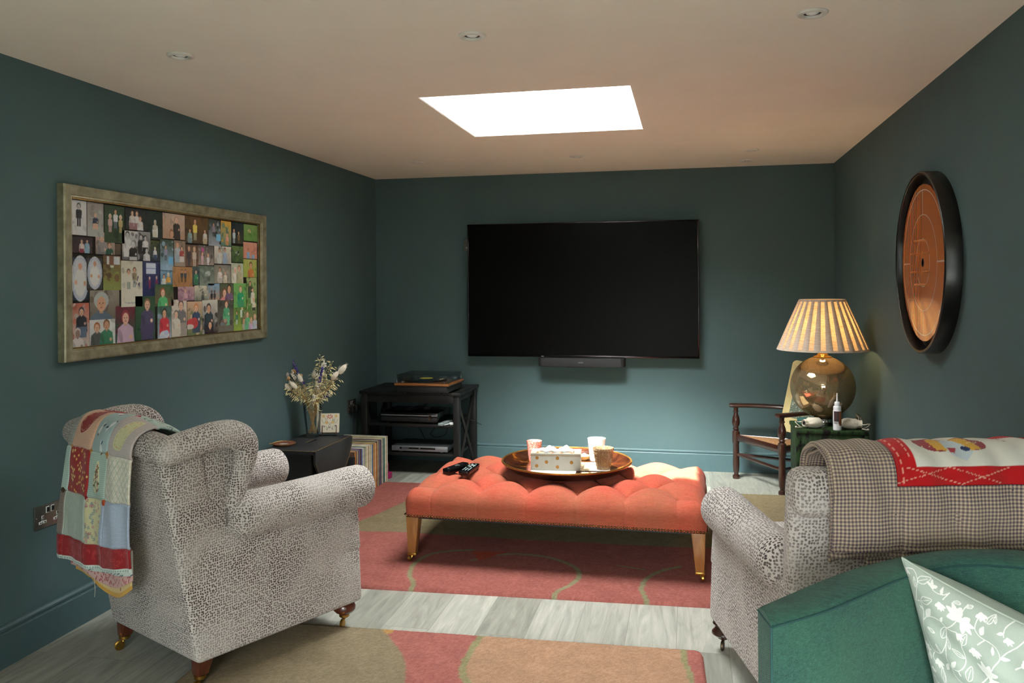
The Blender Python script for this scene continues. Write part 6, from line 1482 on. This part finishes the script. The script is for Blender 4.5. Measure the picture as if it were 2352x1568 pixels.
# tissue box
t=thing('tissue_box','cream painted tissue box with gold sun motifs on the tray','tissue box',(-.657,4.118,z+.002),math.radians(5))
BW,BD,BH=.248,.125,.083
m=simple('cream_crackle_paint','aba597',.5,var=.04,nscale=18,bmp=.1,bscale=60)
MB().box((0,0,BH/2-.004),(BW,BD,BH-.008),.002).build('box_body',m,t)
b=MB(); sl=.095; sw=.028
for (x0,x1,y0,y1) in ((-BW/2,-sl,-BD/2,BD/2),(sl,BW/2,-BD/2,BD/2),(-sl,sl,-BD/2,-sw),(-sl,sl,sw,BD/2)): b.box(((x0+x1)/2,(y0+y1)/2,BH-.003),(x1-x0+.001,y1-y0+.001,.008))
b.build('box_lid',m,t)
MB().box((0,0,BH-.0082),(BW+.002,BD+.002,.0016)).build('gold_line',simple('gold_paint','a8742c',.4,.5),t)
gm=simple('gold_sun_paint','9c6c2a',.5,.3)
def sun(loc,R):
    v=[(0,0,0)];f=[]; n=24
    for i in range(n): r=.0098 if i%2 else .0078; a=2*PI*i/n; v.append((r*math.cos(a),r*math.sin(a),0))
    for i in range(n): f.append((0,1+i,1+(i+1)%n))
    b=MB(); b.add([(x,y,.0002) for x,y,_ in v],f); b.ell((0,0,.0005),(.003,.003,.0008),10,5); o=b.build('sun_motif',gm,t); o.location=loc; o.rotation_euler=R
for x,zz in ((-.092,.062),(-.094,.022),(-.045,.042),(.010,.062),(.010,.018),(.080,.042)): sun((x,-BD/2-.0004,zz),(PI/2,0,0))
for y,zz in ((-.03,.058),(-.028,.018),(.02,.042)): sun((BW/2+.0004,y,zz),(PI/2,0,PI/2))
for x,y in ((-.09,-.045),(-.015,-.045),(.03,-.045),(.08,-.045),(-.11,.02),(.11,.0)): sun((x,y,BH+.0015),(0,0,0))
MB().box((-.042,-.041,BH+.002),(.020,.024,.002),.001,rz=-.6).build('silver_tab',M['silver'],t)
b=MB(); r6=random.Random(8); n=44
U,V=np.meshgrid(np.linspace(0,1,n),np.linspace(0,1,16)); X=-.088+.176*U; Y=(V-.5)*.05
Z=BH+.002+.030*np.abs(np.sin(U*PI*1.0))**.3*(1-(2*V-1)**2)**.5*(.78+.22*np.sin(U*15+1+2*V)+.14*np.sin(U*37+V*6)*np.sin(V*3))*np.clip(1.0-.55*np.exp(-((U-.50)/.10)**2),.2,1)
Y=Y+.006*np.sin(U*23+V*4)
gridobj('tissue',np.stack([X,Y,Z],-1),simple('white_tissue','f0f0f0',.9,var=.01,bmp=.3,bscale=40),t,solid=.0005)
# tumblers
def tumbler(lab,loc,r0,r1,h,mat,facet=0,liner=None):
    t=thing('glass_tumbler',lab,'glass',loc)
    wob=(lambda a,zz:facet*math.sin(a*11+zz*160)*math.sin(a*11-zz*160)) if facet else None
    k=[(.001,.0),(r0*.96,.0),(r0,.003)]+[(r0+(r1-r0)*q,.003+(h-.003)*q) for q in np.linspace(.08,1,14)]
    MB().lathe(k,84,wob=wob).build('outer_glass',mat,t,angle=180) if False else MB().lathe(k,84,cap=False,wob=wob).build('outer_glass',mat,t,angle=180)
    k2=[(r1-.0005,h),(r1-.0025,h-.001)]+[(r0+(r1-r0)*q-.003,.003+(h-.003)*q) for q in np.linspace(.95,.12,8)]+[(.001,.012)]
    MB().lathe(k2,64,cap=False).build('inner_glass',liner or mat,t,angle=180)
    return t
def tglass(name,col,k=.5,spk=None):
    m,nt,b=nodes(name); v=coords(nt); f=noise(nt,v,240,3,.7)
    c=ramp(nt,f,[(.42,lin(spk or col)),(.60,lin(col))]); nt.links.new(c,b.inputs['Base Color']); b.inputs['Roughness'].default_value=.12; b.inputs['Transmission Weight'].default_value=k; b.inputs['IOR'].default_value=1.3; b.inputs['Coat Weight'].default_value=.6
    return m
red=tglass('red_mercury_glass','d0342c',.25,'f0c0ae'); wht=tglass('white_mercury_glass','e8e4dc',.2,'f6f4f0'); gry=tglass('smoky_cut_glass','86664a',.45,'b39676')
tumbler('red speckled glass tumbler behind the tissue box on the tray',(-.797,4.262,z),.030,.041,.108,red)
tumbler('bright white glass tumbler standing behind the cut brown one on the tray',(-.476,4.335,z),.036,.048,.118,wht)
tumbler('brown diamond cut glass tumbler nearest the tray edge',(-.421,4.142,z),.034,.052,.108,gry,.085)
t=thing('candle_bowl','small low amber bowl with pale petals behind the white tumbler on the tray','bowl',(-.548,4.34,z))
MB().lathe([(.001,.0),(.020,.0),(.030,.008),(.036,.024),(.034,.025),(.027,.010),(.001,.005)],32).build('bowl_body',simple('amber_glaze','c99a5a',.3),t)
b=MB(); 
for _ in range(14): a=r6.random()*6.28; b.ell((.016*math.cos(a)*r6.random()*1.6,.016*math.sin(a),.024+r6.random()*.006),(.009,.007,.004),8,5)
b.build('petals',simple('pale_petals','e6dcc8',.8),t)
# remotes on the ottoman
remote('remote_control','glossy black curved remote control lying on the ottoman, shorter and thicker one',(-1.150,4.0,.392),math.radians(-27),.150,.046,.024,M['black_gloss'],[(0,.10,.5,.05),(0,-.36,.22,.04),(0,.0,.3,.03)],M['silver'],tilt=math.radians(4))
K2=[(dx,dy,.12,.028) for dy in (-.30,-.235,-.17,-.105) for dx in (-.30,0,.30)]+[(-.3,.24,.15,.05),(0,.26,.30,.07),(.3,.22,.15,.05),(0,.07,.20,.06),(-.3,.14,.10,.035),(.3,.12,.10,.035),(-.32,-.03,.1,.03),(.3,-.03,.1,.03),(-.2,.38,.12,.03),(.2,.38,.12,.03)]
remote('remote_control','black remote control with rows of pale keys lying on the ottoman',(-1.083,4.01,.390),math.radians(-8),.165,.050,.018,M['black_gloss'],K2,simple('pale_key_print','b4c4c4',.5),tilt=math.radians(3))
# ================================================================ CAMERA AND LIGHT
cam=bpy.data.cameras.new('camera'); co=bpy.data.objects.new('camera',cam); COL.objects.link(co); SC.camera=co
co.location=(0,0,1.3213)
yaw,roll=.2106,.0067
co.rotation_euler=(Matrix.Rotation(yaw,4,'Z')@Matrix.Rotation(PI/2,4,'X')@Matrix.Rotation(-roll,4,'Z')).to_euler()
cam.sensor_width=36; cam.lens=1889.73/2352*36; cam.shift_y=-(784-656.25)/2352; cam.clip_start=.02
w=bpy.data.worlds.new('sky'); SC.world=w; w.use_nodes=True; nt=w.node_tree; bg=nt.nodes['Background']
tc=nt.nodes.new('ShaderNodeTexCoord'); sp=nt.nodes.new('ShaderNodeSeparateXYZ'); nt.links.new(tc.outputs['Generated'],sp.inputs[0])
# overcast sky: brightest overhead, dim hazy garden at and below the horizon
g=ramp(nt,mth(nt,'MULTIPLY_ADD',sp.outputs[2],.5,.5),[(0,(.035,.035,.03)),(.48,(.035,.04,.035)),(.56,(.12,.13,.13)),(.75,(.5,.52,.54)),(.9,(.95,.97,1)),(1,(1,1,1))])
dp=nt.nodes.new('ShaderNodeVectorMath'); dp.operation='DOT_PRODUCT'; nt.links.new(tc.outputs['Generated'],dp.inputs[0]); dp.inputs[1].default_value=Vector((-.21,-.79,.577)).normalized()
lobe=mth(nt,'MULTIPLY',mth(nt,'POWER',mth(nt,'MAXIMUM',dp.outputs['Value'],0.0),13),LOBE)   # glow lobe added to the sky, aimed to brighten the lower back wall
lobe=mth(nt,'MULTIPLY',lobe,mth(nt,'SMOOTH_MIN',1.0,mth(nt,'MULTIPLY',mth(nt,'MAXIMUM',sp.outputs[2],0.0),2.2),.2))
va=nt.nodes.new('ShaderNodeVectorMath'); va.operation='SCALE'; nt.links.new(g,va.inputs[0]); nt.links.new(mth(nt,'ADD',lobe,0) ,va.inputs['Scale'])
cm=nt.nodes.new('ShaderNodeCombineXYZ'); [nt.links.new(lobe,cm.inputs[k]) for k in range(3)]
ad=nt.nodes.new('ShaderNodeVectorMath'); ad.operation='ADD'; nt.links.new(g,ad.inputs[0]); nt.links.new(cm.outputs[0],ad.inputs[1]); nt.nodes.remove(va)
nt.links.new(ad.outputs[0],bg.inputs[0]); bg.inputs[1].default_value=SKY
def portal(loc,rot,sx,sy):
    l=bpy.data.lights.new('portal','AREA'); l.shape='RECTANGLE'; l.size=sx; l.size_y=sy; l.cycles.is_portal=True
    o=bpy.data.objects.new('portal',l); COL.objects.link(o); o.location=loc; o.rotation_euler=rot
portal(((SX0+SX1)/2,(SY0+SY1)/2,H+SH+.1),(0,0,0),SX1-SX0+.1,SY1-SY0+.1)
portal(((RX0+RX1)/2,(RY0+RY1)/2,H+SH+.1),(0,0,0),RX1-RX0+.1,RY1-RY0+.1)
portal(((WX0+WX1)/2,YF-T-.02,(WZ0+WZ1)/2),(PI/2,0,0),WX1-WX0,WZ1-WZ0)
s=bpy.data.lights.new('sun','SUN'); s.energy=SUN; s.angle=math.radians(.8); s.color=(1,.97,.92); so=bpy.data.objects.new('sun',s); COL.objects.link(so)
so.rotation_euler=Vector((-.15,-.31,1)).to_track_quat('Z','Y').to_euler()
SC.view_settings.view_transform='Standard'; SC.view_settings.look='None'; SC.view_settings.gamma=1; SC.view_settings.use_curve_mapping=False
SC.view_settings.exposure=EXPO
